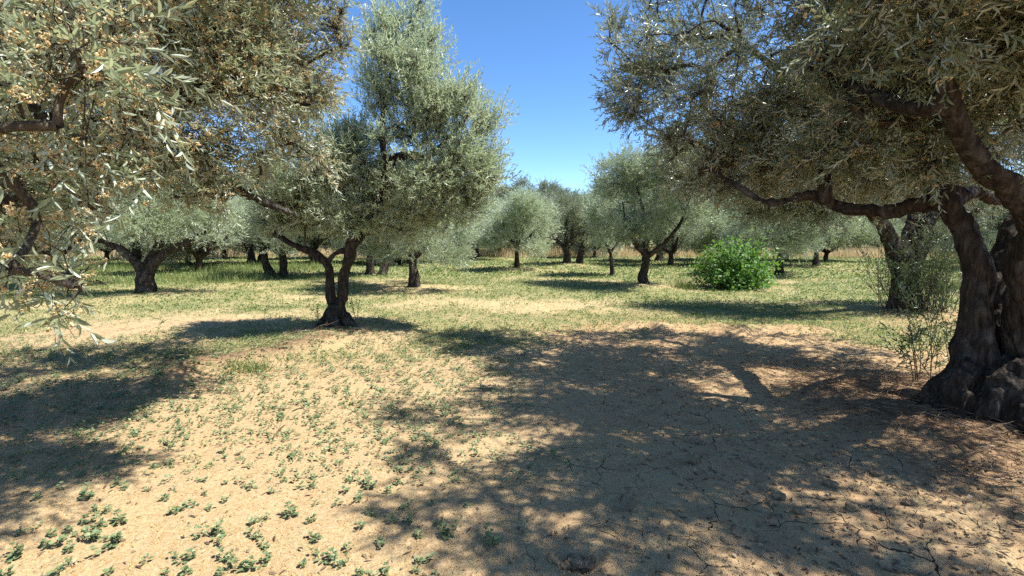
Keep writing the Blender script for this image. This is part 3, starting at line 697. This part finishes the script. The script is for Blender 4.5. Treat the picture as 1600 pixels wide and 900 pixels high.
Tmid = random_tree(61, 4.2, 4.7, .16, .95, 3, OLIVE, shoots=38, clumps=210, leaf=.072)
plant_tree(Tmid, foot(1005, 449), "dark trunked olive tree just left of the bright green bush, above its own wide shadow", 2.2, scale=.93)
Ti = random_tree(62, 3.8, 4.5, .17, .95, 3, OLIVE, shoots=38, clumps=180, leaf=.075)
plant_tree(Ti, foot(647, 450), "olive tree with three upright limbs just behind and right of the spiky crowned tree", .5)
Tsm = random_tree(63, 3.5, 2.6, .085, 1.0, 2, OLIVE_PALE, shoots=34, clumps=90, leaf=.08)
plant_tree(Tsm, foot(958, 431), "young slender olive tree with a thin forked trunk beside the dark trunked tree", 1.3)
Tg = random_tree(64, 3.2, 3.8, .12, .9, 4, OLIVE_PALE, shoots=34, clumps=140, leaf=.085)
plant_tree(Tg, foot(810, 422), "small pale olive tree alone on a soil mound in the middle of the lane", .2)
Th = random_tree(65, 4.2, 5.0, .25, .95, 4, OLIVE_DARK, shoots=34, clumps=180, leaf=.09, twin=True)
plant_tree(Th, foot(886, 414), "old olive tree with two leaning stubby trunks at the lane's far end", 0, scale=.84)
Tj = random_tree(66, 4.0, 4.8, .18, .95, 4, OLIVE, shoots=34, clumps=180, leaf=.085, twin=True)
plant_tree(Tj, foot(578, 431), "olive tree with a broad double trunk seen just right of the forked trunk", .3)
plant_tree(Tj, foot(443, 434), "single stout trunked olive tree showing under the forked tree's left limb", 2.9, scale=.95)
Tf1 = random_tree(67, 4.0, 5.2, .16, .7, 4, OLIVE_DARK, shoots=36, clumps=190, leaf=.10, low=.06, pairs=5)
Tf2 = random_tree(68, 4.6, 4.8, .18, .8, 3, OLIVE, shoots=36, clumps=190, leaf=.10, low=.08, pairs=5)
Tf3 = random_tree(69, 3.6, 5.6, .15, .6, 5, OLIVE, shoots=36, clumps=190, leaf=.10, low=.03, pairs=5)
# rows beyond: spot, mesh, turn, scale, label
far_olive = "olive tree in the far rows, its crown merging with its neighbours"
rows = [((-13.5, 14.5), Tmid, 1.0, .95, "olive tree half hidden by blossom sprays at the left edge"),
        (foot(393, 413), Th, 1.2, .95, "olive tree behind the tall green grass left of the stout trunk"),
        (foot(295, 414), Tg, 2.0, 1.15, "olive tree behind the right limb of the spreading left tree"),
        (foot(692, 411), Tg, 4.0, 1.2, "pale olive tree at the dry grass, right of the three limbed tree"),
        (foot(1030, 408), Th, 3.0, 1.0, "olive tree seen between the dark trunked tree and the bush"),
        (foot(1226, 407), Tj, 1.0, 1.0, "olive tree with a thick dark trunk showing right of the green bush"),
        (foot(1560, 420), Tmid, 2.0, 1.0, "olive tree seen through the fork of the right edge tree"),
        ((10.5, 19.5), Ti, 2.0, 1.0, "olive tree whose crown hangs above the green bush"),
        ((-13.0, 20.5), Tf1, 3.3, 1.0, None), ((-18.5, 18.0), Tf2, 1.3, 1.0, None), ((-19.5, 25.5), Tg, 1.0, 1.2, None), ((15.0, 24.5), Tmid, .7, 1.0, None), ((21.5, 22.0), Ti, 2.7, 1.0, None), ((26, 27), Tf1, 2.7, 1.0, None), ((-26, 24), Tf2, .7, 1.0, None),
        ((-8.8, 26.5), Tf1, .9, 1.0, None), ((-2.2, 31), Tg, 2.5, 1.2, None), ((8.0, 25), Tf2, .4, .9, None), ((12.5, 29), Tf1, .4, 1, None), ((18.5, 29), Tf3, 2.4, 1, None), ((-6, 30), Tf3, 1.4, .95, None), ((-12.5, 31), Tf2, 3.4, 1, None), ((-18, 31), Tf1, .4, 1, None), ((5.5, 33), Tf1, 2.4, .9, None), ((-24.5, 30), Tf3, 3.0, 1, None), ((-1.0, 34.5), Tf3, 5.0, .85, None), ((-10.5, 26.0), Tf2, 1.2, .95, None), ((-15.5, 24.5), Tf3, 2.2, 1.0, None), ((-21.5, 21.5), Tf1, 2.9, 1.0, None), ((-5.8, 25.5), Tf1, 4.4, .95, None), ((11.5, 24.5), Tf3, .4, 1.0, None)]
rng = np.random.default_rng(77)
for x0, x1, st, y0, s0, s1 in ((-39, 44, 4.2, 38.5, .95, 1.25), (-45, 48, 4.6, 43.5, 1.1, 1.45), (-50, 55, 5.4, 49, 1.2, 1.6), (-68, 72, 6.0, 58, 1.5, 1.9)):
    for k, x in enumerate(np.arange(x0, x1, st)):
        rows.append(((x + rng.normal(0, .8), y0 + rng.normal(0, 1.3)), (Tf1, Tf2, Tf3)[rng.integers(3)], rng.uniform(0, 6), rng.uniform(s0, s1), None))
for loc, me, rz, sc, lab in rows:
    plant_tree(me, loc, lab or far_olive, rz, group="olive trees of the grove" if lab else "far olive trees", scale=sc)

# ------------------------------------------------------------------ green bush
def broad_leaf(L, wd):
    v = np.array([[0, 0, 0], [wd * .5, .12 * wd, L * .32], [wd * .36, .10 * wd, L * .7], [0, -.12 * L, L], [-wd * .36, .10 * wd, L * .7], [-wd * .5, .12 * wd, L * .32], [0, -.02 * L, L * .5]])
    return v, np.array([[0, 6, 2, 1], [6, 3, 2, 2], [0, 5, 4, 6], [6, 4, 3, 3]])
def broad_faces():
    v, f = broad_leaf(1, .72)
    return v, np.array([[0, 6, 1], [1, 6, 2], [2, 6, 3], [0, 5, 6], [5, 4, 6], [4, 3, 6]])
def build_bush():
    rng = np.random.default_rng(91)
    bx, by = BUSH_AT; by += .9; bx += .15
    root = empty("leafy_bush", (bx, by, float(gz(bx, by))))
    tag(root, "round bright green broad-leaved bush standing alone on the grass beside the dark trunked tree", "bush")
    sg, lg = Geo(), Geo(); L = []; Dn = []
    tv, tf = broad_faces()
    for i in range(190):
        th = rng.uniform(0, 6.28); el = math.asin(rng.uniform(.02, 1)); wob = 1 + .14 * math.sin(2 * th + 1) + .12 * math.sin(5 * th + 4 * el)
        rad = 1.14 * wob * rng.uniform(.82, 1.06); hgt = 1.36 * (1 + .10 * math.sin(3 * th + 2)) * rng.uniform(.8, 1.1)
        tip = np.array([math.cos(th) * rad * math.cos(el) ** .6, math.sin(th) * rad * math.cos(el) ** .6, .05 + hgt * math.sin(el) ** .85])
        if i < 4: tip = np.array([.86 + .03 * i, -.1 + .06 * i, 1.22 + .11 * i])
        p0 = np.array([rng.normal(0, .12), rng.normal(0, .12), -.03]); mid = (p0 + tip) / 2 + np.array([0, 0, .12]) + rng.normal(0, .08, 3)
        u = np.linspace(0, 1, 7)[:, None]; p = (1 - u) ** 2 * p0 + 2 * u * (1 - u) * mid + u ** 2 * tip
        tube(sg, p, np.linspace(.011, .003, 7), 5)
        n = 26
        tt = rng.uniform(.35, 1.03, n)[:, None]; c = (1 - tt) ** 2 * p0 + 2 * tt * (1 - tt) * mid + tt ** 2 * tip + rng.normal(0, .085, (n, 3))
        c[:, 2] = np.maximum(c[:, 2], .03)
        d = unit(tip - p0)[None] * .45 + rng.normal(0, .75, (n, 3)) + np.array([0, 0, -.12]); L.append(c); Dn.append(d)
    c = np.concatenate(L); d = unit(np.concatenate(Dn)); n = len(c)
    nm = unit(np.array([0, 0, 1.]) * .9 + unit(c - np.array([0, 0, .4])) * .6 + rng.normal(0, .45, (n, 3)))
    nm = unit(nm - d * np.sum(nm * d, 1)[:, None]); x = np.cross(nm, d)
    lg.scatter(tv, tf, c, np.stack([x, nm, d], 2), rng.uniform(.06, .125, n))
    link("stems", sg.mesh("stems", [STEM], True), root); link("foliage", lg.mesh("foliage", [BUSH], True), root)
build_bush()

# ------------------------------------------------------------------ suckers at tree feet (dark young leaves; the near tree's shade is also put into their colour)
SUCKER = leaf_mat("sucker_leaf",
    [(0, (.035, .065, .022)), (.6, (.06, .10, .032)), (1, (.10, .14, .05))],
    [(0, (.10, .14, .07)), (1, (.18, .21, .12))], (.14, .20, .05), rough=.38, tfac=.2)
def sucker_mesh(seed, spots, hmin, hmax, n):
    rng = np.random.default_rng(seed); sg, lg = Geo(), Geo()
    tpl = [make_shoot(rng, 8, .34, .066, .015) for _ in range(4)]
    for i in range(n):
        c = spots[rng.integers(len(spots))]; p0 = np.array([c[0] + rng.normal(0, .13), c[1] + rng.normal(0, .10), -.05])
        h = rng.uniform(hmin, hmax); ln = rng.normal(0, .28, 2); tip = p0 + np.array([ln[0] * h, ln[1] * h, h])
        mid = (p0 + tip) / 2 + rng.normal(0, .06, 3)
        u = np.linspace(0, 1, 7)[:, None]; p = (1 - u) ** 2 * p0 + 2 * u * (1 - u) * mid + u ** 2 * tip
        tube(sg, p, np.linspace(.006, .002, 7), 4)
        k = rng.integers(5, 10); tt = rng.uniform(.2, 1, k)[:, None]
        loc = (1 - tt) ** 2 * p0 + 2 * tt * (1 - tt) * mid + tt ** 2 * tip
        d = unit(tip - p0)[None] * .7 + rng.normal(0, .6, (k, 3)); fr = frames(d, rng.uniform(0, 6, k)); pk = rng.integers(0, 4, k)
        for t in range(4):
            m = pk == t; lg.scatter(*tpl[t], loc[m], fr[m], rng.uniform(.6, 1.1, m.sum()))
    return sg.mesh("sucker_stems", [TWIG], True), lg.mesh("sucker_leaves", [SUCKER], False)
a, b = sucker_mesh(5, [(-.15, -.45), (.1, -.5), (-.45, -.3), (.4, -.4)], .7, 1.85, 110)
s = link("suckers", a, rootD); s["label"] = "dense leafy suckers hiding the trunk"; link("sucker_leaves", b, s)
C = NEAR_R
sp = [(p[0] - C[0], p[1] - C[1]) for p in (foot(1440, 625), foot(1462, 620), foot(1425, 610), foot(1475, 600))]
a, b = sucker_mesh(6, sp, .3, .85, 12)
s = link("suckers", a, rootC); s["label"] = "thin leafy suckers rising left of the burled foot"; link("sucker_leaves", b, s)

# ------------------------------------------------------------------ weeds
def weed_leaf(L, wd, rng):
    v = np.array([[0, 0, 0], [0, .0, L * .3], [wd * .5, .10 * wd, L * .52], [wd * .42, .06 * wd - .05 * L, L * .8], [0, -.14 * L, L], [-wd * .42, .06 * wd - .05 * L, L * .8], [-wd * .5, .10 * wd, L * .52], [0, -.03 * L, L * .66]])
    f = np.array([[1, 7, 2], [2, 7, 3], [3, 7, 4], [1, 6, 7], [6, 5, 7], [5, 4, 7]])
    return v, f
def weed_mesh(seed, n_st=1, h=.06, wide=1.0):
    rng = np.random.default_rng(seed); gg = Geo()
    for s in range(n_st):
        o = np.zeros(3); sprd = np.array([rng.normal(0, .05), rng.normal(0, .05), 0]) * (s > 0)
        hh = h * rng.uniform(.6, 1.2); ln = rng.normal(0, .25, 2) * hh
        tip = o + sprd + np.array([ln[0], ln[1], hh]); p = spline([o - (0, 0, .02), (o + tip) / 2 + rng.normal(0, .006, 3), tip], 5)
        tube(gg, p, np.linspace(.0028, .0016, 5), 4, 1)
        nl = rng.integers(6, 11)
        for i in range(nl):
            t = i / (nl - 1); c = o + (tip - o) * (.25 + .75 * t); a = i * 2.4 + rng.normal(0, .3); e = .15 + 1.0 * t + rng.normal(0, .2)
            d = np.array([math.cos(a) * math.cos(e), math.sin(a) * math.cos(e), math.sin(e)])
            nm = np.array([-math.cos(a) * math.sin(e), -math.sin(a) * math.sin(e), math.cos(e)]) + rng.normal(0, .25, 3)
            v, f = weed_leaf(rng.uniform(.034, .055) * (1 - .35 * t), rng.uniform(.020, .030) * wide, rng)
            tube(gg, np.array([c, c + d * .014]), [.0011, .0009], 3, 1, cap=False)
            gg.add(orient(v, d, nm, c), f, 0)
    return gg.mesh("weed", [WEED, STEM], False)
small_w = [weed_mesh(100 + i, 1, .05) for i in range(6)]
mid_w = [weed_mesh(120 + i, 2 + i % 2, .065) for i in range(4)]
big_w = [weed_mesh(140 + i, 6, .085, 1.1) for i in range(3)]
listed = """196 763 1;230 765 .6;252 753 .6;257 777 .9;272 762 .6;270 800 1.3;303 788 .8;328 793 .8;353 780 .9;318 770 .7;353 753 .6;320 750 .6;393 760 .9;337 833 2.4;287 870 1.2;363 873 1.3;290 890 .9;257 893 .8;227 875 .8;180 847 2.5;167 797 1;133 780 1.5;147 800 1;190 813 1.6;160 820 1.2;127 817 1;110 833 1.1;133 837 1.6;110 857 1.1;80 835 1;68 853 1.3;28 867 2.2;7 897 1;170 893 .9;88 895 .9;113 880 .9;157 840 1;397 813 .9;397 883 1.5;260 725 1.1;240 728 .8;213 720 .7;562 780 1.2;577 760 1.5;457 800 1.7;420 803 1;485 813 1;492 785 .6;525 787 .8;493 837 1.1;508 870 1.3;417 853 1;405 837 1.2;533 880 1;547 855 .8;565 823 .8;588 803 1;592 842 1;613 813 .9;627 793 1;637 810 1.1;652 833 1;652 873 1.1;697 833 2.1;687 817 .9;767 847 1.5;675 787 .7;730 787 .7;603 890 1;407 877 1.2;427 767 .8;467 760 .9;488 758 .8;543 747 1;490 743 .6;680 892 .6;607 763 1.1;550 690 .8;590 707 .6;440 740 .8;120 747 1;60 780 1;95 765 .8;30 745 1;200 700 1;262 690 1;150 690 .9;40 830 1;310 835 .7;345 890 1;475 880 .8;570 893 1;650 890 .6"""
def put_weed(x, y, s, rng, lab):
    pool = small_w if s < 1.0 else (mid_w if s < 1.8 else big_w)
    k = s if s < 1.0 else (s * .68 if s < 1.8 else s * .36)
    o = link("weed_plant", pool[rng.integers(len(pool))], None, (x, y, float(gz(x, y)) - .004))
    o.rotation_euler = (0, 0, rng.uniform(0, 6.28)); o.scale = (1.05 * k, 1.05 * k, .78 * k)
    tag(o, lab, "weed", "young weeds on the bare soil")
rng = np.random.default_rng(202)
for it in listed.split(';'):
    u, v, s = map(float, it.split()); x, y = foot(u, v + 4)
    if s >= 1.8:
        lab = {337: "bushy clump of oval-leaved weed on sunlit soil, broadest near the bottom edge", 180: "upright many-stemmed green weed clump beside the lower left shadow", 28: "low weed clump in the bottom left corner of the soil", 697: "spreading weed clump on sunlit soil nearest the big shadow's left edge"}[int(u)]
    elif s >= 1.0: lab = "leafy oval-leaved young weed with a few stems on the sunlit near soil"
    else: lab = "tiny single-stemmed weed seedling on the sunlit near soil"
    put_weed(x, y, s, rng, lab)
n_w = 0
while n_w < 170:
    x, y = rng.uniform(-5.5, 1.2), rng.uniform(2.9, 5.6)
    u = 800 + x / y * F_PX
    if u < -20 or x > -.2 + rng.normal(0, .35) or rng.random() > .35 + .65 * fbm(np.array(x * 1.5), np.array(y * 1.5), 71, 3): continue
    put_weed(x, y, rng.uniform(.45, .95), rng, "tiny single-stemmed weed seedling scattered over the soil farther back"); n_w += 1
# smaller uncounted seedlings and clover farther back: one mass
def leaf_cover():
    rng = np.random.default_rng(303); gg = Geo()
    tv = np.array([[0, 0, 0], [.5, .55, .25], [0, 1.1, .35], [-.5, .55, .25]]); tf = np.array([[0, 1, 2, 3]])
    for (x0, x1, y0, y1, per, s0, s1, k, c0) in ((-7, 1.6, 3.2, 7.2, 60, .012, .026, 4, .20), (-10, 9, 6.0, 11, 110, .015, .032, 4, .0), (-17, 15, 10.5, 18, 62, .022, .045, 4, .0), (-32, 32, 17.5, 36, 22, .04, .08, 4, .0)):
        n = int((x1 - x0) * (y1 - y0) * per); x = rng.uniform(x0, x1, n); y = rng.uniform(y0, y1, n)
        keep = (np.abs(x) < y * 1.12 + 1) & (rng.random(n) < np.clip(cover_of(x, y) * 1.25, c0 * (1 - sstep(-.8, 1.4, x)), 1)); x, y = x[keep], y[keep]
        n = len(x)
        x = np.repeat(x, k) + rng.normal(0, s1 * .9, n * k); y = np.repeat(y, k) + rng.normal(0, s1 * .9, n * k)
        n = len(x); a = rng.uniform(0, 6.28, n); e = rng.uniform(-.1, .9, n)
        d = np.stack([np.cos(a) * np.cos(e), np.sin(a) * np.cos(e), np.sin(e)], 1)
        nm = np.stack([-np.cos(a) * np.sin(e), -np.sin(a) * np.sin(e), np.cos(e)], 1)
        rot = np.stack([np.cross(d, nm), d, nm], 2)
        gg.scatter(tv, tf, np.stack([x, y, gz(x, y) + rng.uniform(0, .03, n)], 1), rot, rng.uniform(s0, s1, n))
    o = link("ground_cover", gg.mesh("ground_cover", [WEED if False else GRASS], False))
    tag(o, "low clover and grass in green patches across the orchard floor", "ground cover", kind="stuff")
leaf_cover()

def seedlings():
    rng = np.random.default_rng(313); gg = Geo()
    v0, f0 = weed_leaf(1, .55, rng)
    n = 15000; y = 3.0 + 4.6 * rng.random(n) ** .8; x = rng.uniform(-1.12, .25, n) * (y + .2)
    den = .35 + .9 * fbm(x * .9, y * .9, 91, 3); row = .6 + .4 * np.cos((x * .86 + y * .5) * 2 * PI / .34 + 2 * fbm(x, y, 93, 2))
    keep = (rng.random(n) < den * row) & (x < .1 + 1.0 * (fbm(y * 1.5, x, 95, 2) - .5)); x, y = x[keep], y[keep]; n = len(x)
    sz = rng.uniform(.55, 1.25, n) * np.interp(y, [3, 5], [.8, 1.0])
    for k in range(5):
        m = rng.random(n) < .9; c = m.sum(); a = k * 2.4 + rng.uniform(0, 6.28, c); e = rng.uniform(.1, .9, c)
        d = np.stack([np.cos(a) * np.cos(e), np.sin(a) * np.cos(e), np.sin(e)], 1); nm = np.stack([-np.cos(a) * np.sin(e), -np.sin(a) * np.sin(e), np.cos(e)], 1)
        nm = unit(nm + rng.normal(0, .2, (c, 3))); nm = unit(nm - d * np.sum(nm * d, 1)[:, None])
        gg.scatter(v0, f0, np.stack([x[m], y[m], gz(x[m], y[m]) + .004 + .018 * sz[m] * rng.random(c)], 1), np.stack([np.cross(nm, d), nm, d], 2), .034 * sz[m] * rng.uniform(.7, 1.2, c))
    tag(link("weed_seedlings", gg.mesh("weed_seedlings", [WEED], False)), "countless tiny weed seedlings dotted over the sunlit soil", "seedlings", kind="stuff")
seedlings()

# blades: one bent quad strip each
def blades(name, spots, hmin, hmax, width, mat, seed, lean=.35, label=None, cat=None, flat=False):
    rng = np.random.default_rng(seed); gg = Geo(); n = len(spots)
    tv = np.array([[-.5, 0, 0], [.5, 0, 0], [.42, .06, .5], [-.42, .06, .5], [0.02, .25, 1.0], [-.02, .25, 1.0]]); tf = np.array([[0, 1, 2, 3], [3, 2, 4, 5]])
    h = rng.uniform(hmin, hmax, n) * rng.uniform(.6, 1.0, n); w = width * rng.uniform(.6, 1.3, n)
    d = rng.normal(0, lean, (n, 3)); d[:, 2] = 1 if not flat else rng.uniform(-.02, .22, n)
    if flat: d[:, :2] = unit(rng.normal(0, 1, (n, 2)))
    fr = frames(d, rng.uniform(0, 6.28, n))
    if flat: fr = frames(d, np.full(n, PI / 2) + rng.normal(0, .5, n))
    P = tv[None] * np.stack([w, h * .6, h], 1)[:, None, :]
    P = np.einsum('nij,nvj->nvi', fr, P) + np.stack([spots[:, 0], spots[:, 1], gz(spots[:, 0], spots[:, 1]) + (spots[:, 2] if spots.shape[1] > 2 else 0)], 1)[:, None]
    gg.add(P.reshape(-1, 3), (tf[None] + (np.arange(n) * 6)[:, None, None]).reshape(-1, 4))
    o = link(name, gg.mesh(name, [mat], False))
    return tag(o, label, cat, kind="stuff")
rng = np.random.default_rng(404)
# dry belt
n = 90000; x = rng.uniform(-56, 56, n); y = 29.5 + rng.random(n) ** 1.4 * 11
m = (rng.random(n) < .3 + fbm(x * .4, y * .4, 81, 3) * 1.1) & (y > 29.5 + 5 * fbm(x * .25, x * 0, 83, 3))
blades("dry_grass", np.stack([x, y], 1)[m], .45, 1.05, .022, DRYGRASS, 1, .22, "belt of tall dry straw-coloured grass behind the orchard rows", "dry grass")
# tall green grass at the left
n = 16000; x = rng.uniform(-22, -8.4, n); y = rng.uniform(15.5, 25, n)
m = rng.random(n) < sstep(.40, .62, fbm(x * .35, y * .35, 85, 3)) * (1 - np.exp(-(((x - L_TREE[0]) ** 2 + (y - L_TREE[1]) ** 2) / 4)))
blades("tall_grass", np.stack([x, y], 1)[m], .15, .45, .012, GRASS, 2, .3, "tall uncut green grass behind the spreading left tree", "grass")
# short grass blades over the mid floor
n = 120000; y = 6.3 + 25 * rng.random(n) ** 1.25; x = rng.uniform(-1.1, 1.1, n) * (y + 1)
m = rng.random(n) < cover_of(x, y) * .9 + .10 * sstep(8, 10, y); x, y = x[m], y[m]
blades("short_grass", np.stack([x, y], 1), .03, .10, .0065, GRASS, 3, .6, "short grass between the tree rows", "grass")
n = 60000; y = 5.5 + 24 * rng.random(n) ** 1.4; x = rng.uniform(-1.1, 1.1, n) * (y + 1); m = rng.random(n) < .8 * (1 - sstep(0, 2, x) * (1 - sstep(7, 9, y)) * .7)
blades("straw_litter", np.stack([x, y], 1)[m], .06, .16, .006, STRAW, 4, .5, "pale straw lying over the orchard floor", "straw", flat=True)
# dead twigs and stems by the right tree, heap by the middle tree
n = 44000; x = np.concatenate([rng.uniform(1.4, 6, n // 2), rng.uniform(-6.2, 8, n // 2)]); y = np.concatenate([rng.uniform(2.2, 6.5, n // 2), rng.uniform(4.6, 9.5, n // 2)])
de = debris_of(x, y); m = rng.random(n) < de * de * .9; x, y = x[m], y[m]
dry_lift = np.where(seg_d(x, y, RIDGE) < .4, rng.random(len(x)) * .10, rng.random(len(x)) * .035)
blades("dead_stem_litter", np.stack([x, y, dry_lift], 1), .06, .30, .005, DEBRIS, 5, .5, "brown dead stems and prunings heaped round the tree feet", "dead stems", flat=True)
def litter(name, n, box, dens, s0, s1, mat, seed, stretch, label, cat, tpl=None):
    rng = np.random.default_rng(seed); gg = Geo()
    y = box[2] + (box[3] - box[2]) * rng.random(n) ** 1.5; x = rng.uniform(-1, 1, n) * (y * 1.1 + .6)
    m = rng.random(n) < dens(x, y); x, y = x[m], y[m]; n = len(x)
    fr = frames(rng.normal(0, 1, (n, 3)) * np.array([1, 1, .35]), rng.uniform(0, 6, n))
    for t in range(4):
        k = np.arange(n) % 4 == t
        v = OCT_V * np.array([1, 1, stretch]) * rng.uniform(.6, 1.3, (6, 1))
        gg.scatter(v, OCT_F, np.stack([x, y, gz(x, y) + s0 * .4], 1)[k], fr[k], s0 * (s1 / s0) ** (rng.random(k.sum()) ** 2))
    tag(link(name, gg.mesh(name, [mat], False)), label, cat, kind="stuff")
litter("fallen_blossoms", 60000, (0, 0, 1.9, 6.5), lambda x, y: chaff_of(x, y) * .95, .0022, .0055, CHAFF, 6, 1.4, "golden fallen olive blossom and chaff strewn over the soil", "fallen blossom")
litter("soil_crumbs", 16000, (0, 0, 1.9, 9), lambda x, y: .25 + .75 * sstep(.2, 1.5, x), .004, .018, CRUMB, 7, 1.0, "dry soil crumbs scattered over the bare ground", "soil crumbs")
n = 5000; y = 2.0 + 4 * rng.random(n); x = rng.uniform(-1, 1, n) * (y + .8); m = x < 3
blades("fallen_straw", np.stack([x, y], 1)[m], .03, .10, .0022, STRAW, 8, .5, "thin straws lying on the near soil", "straw", flat=True)

def dry_leaves():
    rng = np.random.default_rng(606); gg = Geo(); n = 9000
    y = 2.0 + 6.5 * rng.random(n) ** 1.2; x = rng.uniform(-1.05, 1.1, n) * (y + .4)
    m = rng.random(n) < .12 + .5 * sstep(.3, 2.0, x) + .4 * debris_of(x, y); x, y = x[m], y[m]; n = len(x)
    v, f = leaf_shape(1, .24, .2, .25); d = rng.normal(0, 1, (n, 3)); d[:, 2] *= .2; d = unit(d)
    nm = unit(np.array([0, 0, 1.]) + rng.normal(0, .3, (n, 3))); nm = unit(nm - d * np.sum(nm * d, 1)[:, None])
    gg.scatter(v, f, np.stack([x, y, gz(x, y) + .006], 1), np.stack([np.cross(nm, d), nm, d], 2), rng.uniform(.035, .06, n))
    tag(link("fallen_leaves", gg.mesh("fallen_leaves", [DEBRIS], False)), "dry brown olive leaves lying under the trees", "fallen leaves", kind="stuff")
dry_leaves()

# ------------------------------------------------------------------ clods in the dug spots
def clod(seed, r):
    rng = np.random.default_rng(seed); import bmesh
    bm = bmesh.new(); bmesh.ops.create_icosphere(bm, subdivisions=3, radius=r)
    for v in bm.verts:
        c = v.co.copy(); k = 1 + .45 * mnoise.noise(c * (1.6 / r) + Vector((seed, 0, 0))) + .25 * mnoise.noise(c * (4 / r) + Vector((0, seed, 0)))
        v.co = Vector((c.x * k * 1.15, c.y * k, c.z * k * .6))
    me = bpy.data.meshes.new("soil_clod"); bm.to_mesh(me); bm.free(); me.materials.append(CLODM); return me
CLODM, n_, l_, p_, o_ = newmat("dry_clod")
t_ = n_.new("ShaderNodeTexNoise"); t_.inputs["Scale"].default_value = 30; t_.inputs["Detail"].default_value = 8
c_ = n_.new("ShaderNodeTexCoord"); l_.new(c_.outputs["Object"], t_.inputs[0])
r_ = ramp(n_, [(.3, (0.122, 0.081, 0.045)), (.55, (0.254, 0.171, 0.093)), (.75, (0.356, 0.251, 0.140))]); l_.new(t_.outputs[0], r_.inputs[0]); l_.new(r_.outputs[0], p_.inputs["Base Color"])
p_.inputs["Roughness"].default_value = .95; b_ = n_.new("ShaderNodeBump"); b_.inputs["Distance"].default_value = .02; l_.new(t_.outputs[0], b_.inputs["Height"]); l_.new(b_.outputs[0], p_.inputs["Normal"])
cm = [clod(i, .05) for i in range(5)]
for u, v, s, lab in ((1085, 690, .8, 0), (1097, 692, .6, 0), (898, 868, 1.1, 1), (918, 876, .9, 1), (884, 872, .8, 1), (925, 868, .6, 1), (1062, 722, .5, 2), (1080, 716, .5, 2), (1015, 612, .7, 3), (1030, 610, .6, 3), (1215, 775, .9, 4), (1205, 785, .6, 4), (1250, 800, .8, 4), (1300, 760, .9, 5), (1330, 800, .8, 5), (1370, 745, .9, 5), (1420, 790, .7, 5), (1280, 720, .7, 5)):
    x, y = foot(u, v)
    o = link("soil_clod", cm[int(u) % 5], None, (x, y, float(gz(x, y)) + .014 * s)); o.scale = (s * .8, s * .75, s); o.rotation_euler = (0, 0, u)
    tag(o, ["dark dry soil clod just above the small dug hole", "broken dry soil clod beside the hole at the bottom edge", "small dry clod on the rim of the round dug hole", "dry clod in the shade far behind the dug hole", "dry clod beside the long crack right of the dug hole", "loose clod on the dappled rough earth before the right tree"][lab], "soil clod", "dry soil clods in the shade")

# ------------------------------------------------------------------ tall single weeds
def stalk(u, v, h, lab, seed, leaves=8, dry=False, thin=False):
    rng = np.random.default_rng(seed); x, y = foot(u, v); root = empty("weed_stalk", (x, y, float(gz(x, y)))); tag(root, lab, "weed")
    gg, lg = Geo(), Geo()
    for k in range(3 if thin else 1):
        tip = np.array([rng.normal(0, .12), rng.normal(0, .12), h * rng.uniform(.8, 1)]); p = spline([(0.02 * k, 0, -.02), tip * .5 + rng.normal(0, .02, 3), tip], 8)
        tube(gg, p, np.linspace(.005, .002, 8), 5)
        for i in range(leaves):
            t = rng.uniform(.2, 1); c = tip * t; a = rng.uniform(0, 6.28); e = rng.uniform(.2, 1.1)
            d = np.array([math.cos(a) * math.cos(e), math.sin(a) * math.cos(e), math.sin(e)]); nm = np.array([-math.cos(a) * math.sin(e), -math.sin(a) * math.sin(e), math.cos(e)])
            w, f = leaf_shape(rng.uniform(.07, .15) if not thin else .05, .013, .2, .2); lg.add(orient(w, d, nm, c), f)
    link("stem", gg.mesh("stem", [STEM if not dry else STRAW], True), root); link("leaves", lg.mesh("leaves", [GRASS if not dry else STRAW], False), root)
stalk(245, 530, .42, "thin weed stalk with a few long blades at the shadow's back edge", 1)
stalk(266, 562, .42, "pale single weed stalk in the forked tree's shadow", 2, 5)
stalk(412, 500, .36, "bare grey stalk on the sunlit grass left of the forked trunk", 3, 3, True)
stalk(556, 508, .55, "wispy leafy seedling standing right beside the forked trunk", 4, 16, thin=True)
stalk(500, 512, .35, "wispy leafy seedling standing left beside the forked trunk", 5, 14, thin=True)
stalk(422, 690, .30, "bent dry grass stalk on the sunlit soil", 6, 6, True)
stalk(915, 488, .30, "lone thin stalk on the pale grass before the dark trunked tree", 7, 4)
def tuft(u, v, h, w, n, lab, seed, mat=GRASS):
    rng = np.random.default_rng(seed); x, y = foot(u, v)
    s = np.stack([rng.normal(x, w, n), rng.normal(y, w * .7, n)], 1); blades("grass_tuft", s, h * .5, h, .008, mat, seed, .4)
    o = bpy.data.objects[[q.name for q in bpy.data.objects if q.name.startswith("grass_tuft")][-1]]
    del o["kind"]; tag(o, lab, "grass tuft")
tuft(1070, 452, .50, .22, 320, "loose green grass tuft on the left side of the bush", 21)
tuft(390, 578, .22, .14, 160, "grass tuft growing on the dry heap", 22)
tuft(1490, 452, .5, .45, 500, "bright grass clump seen behind the right edge tree's stems", 23)
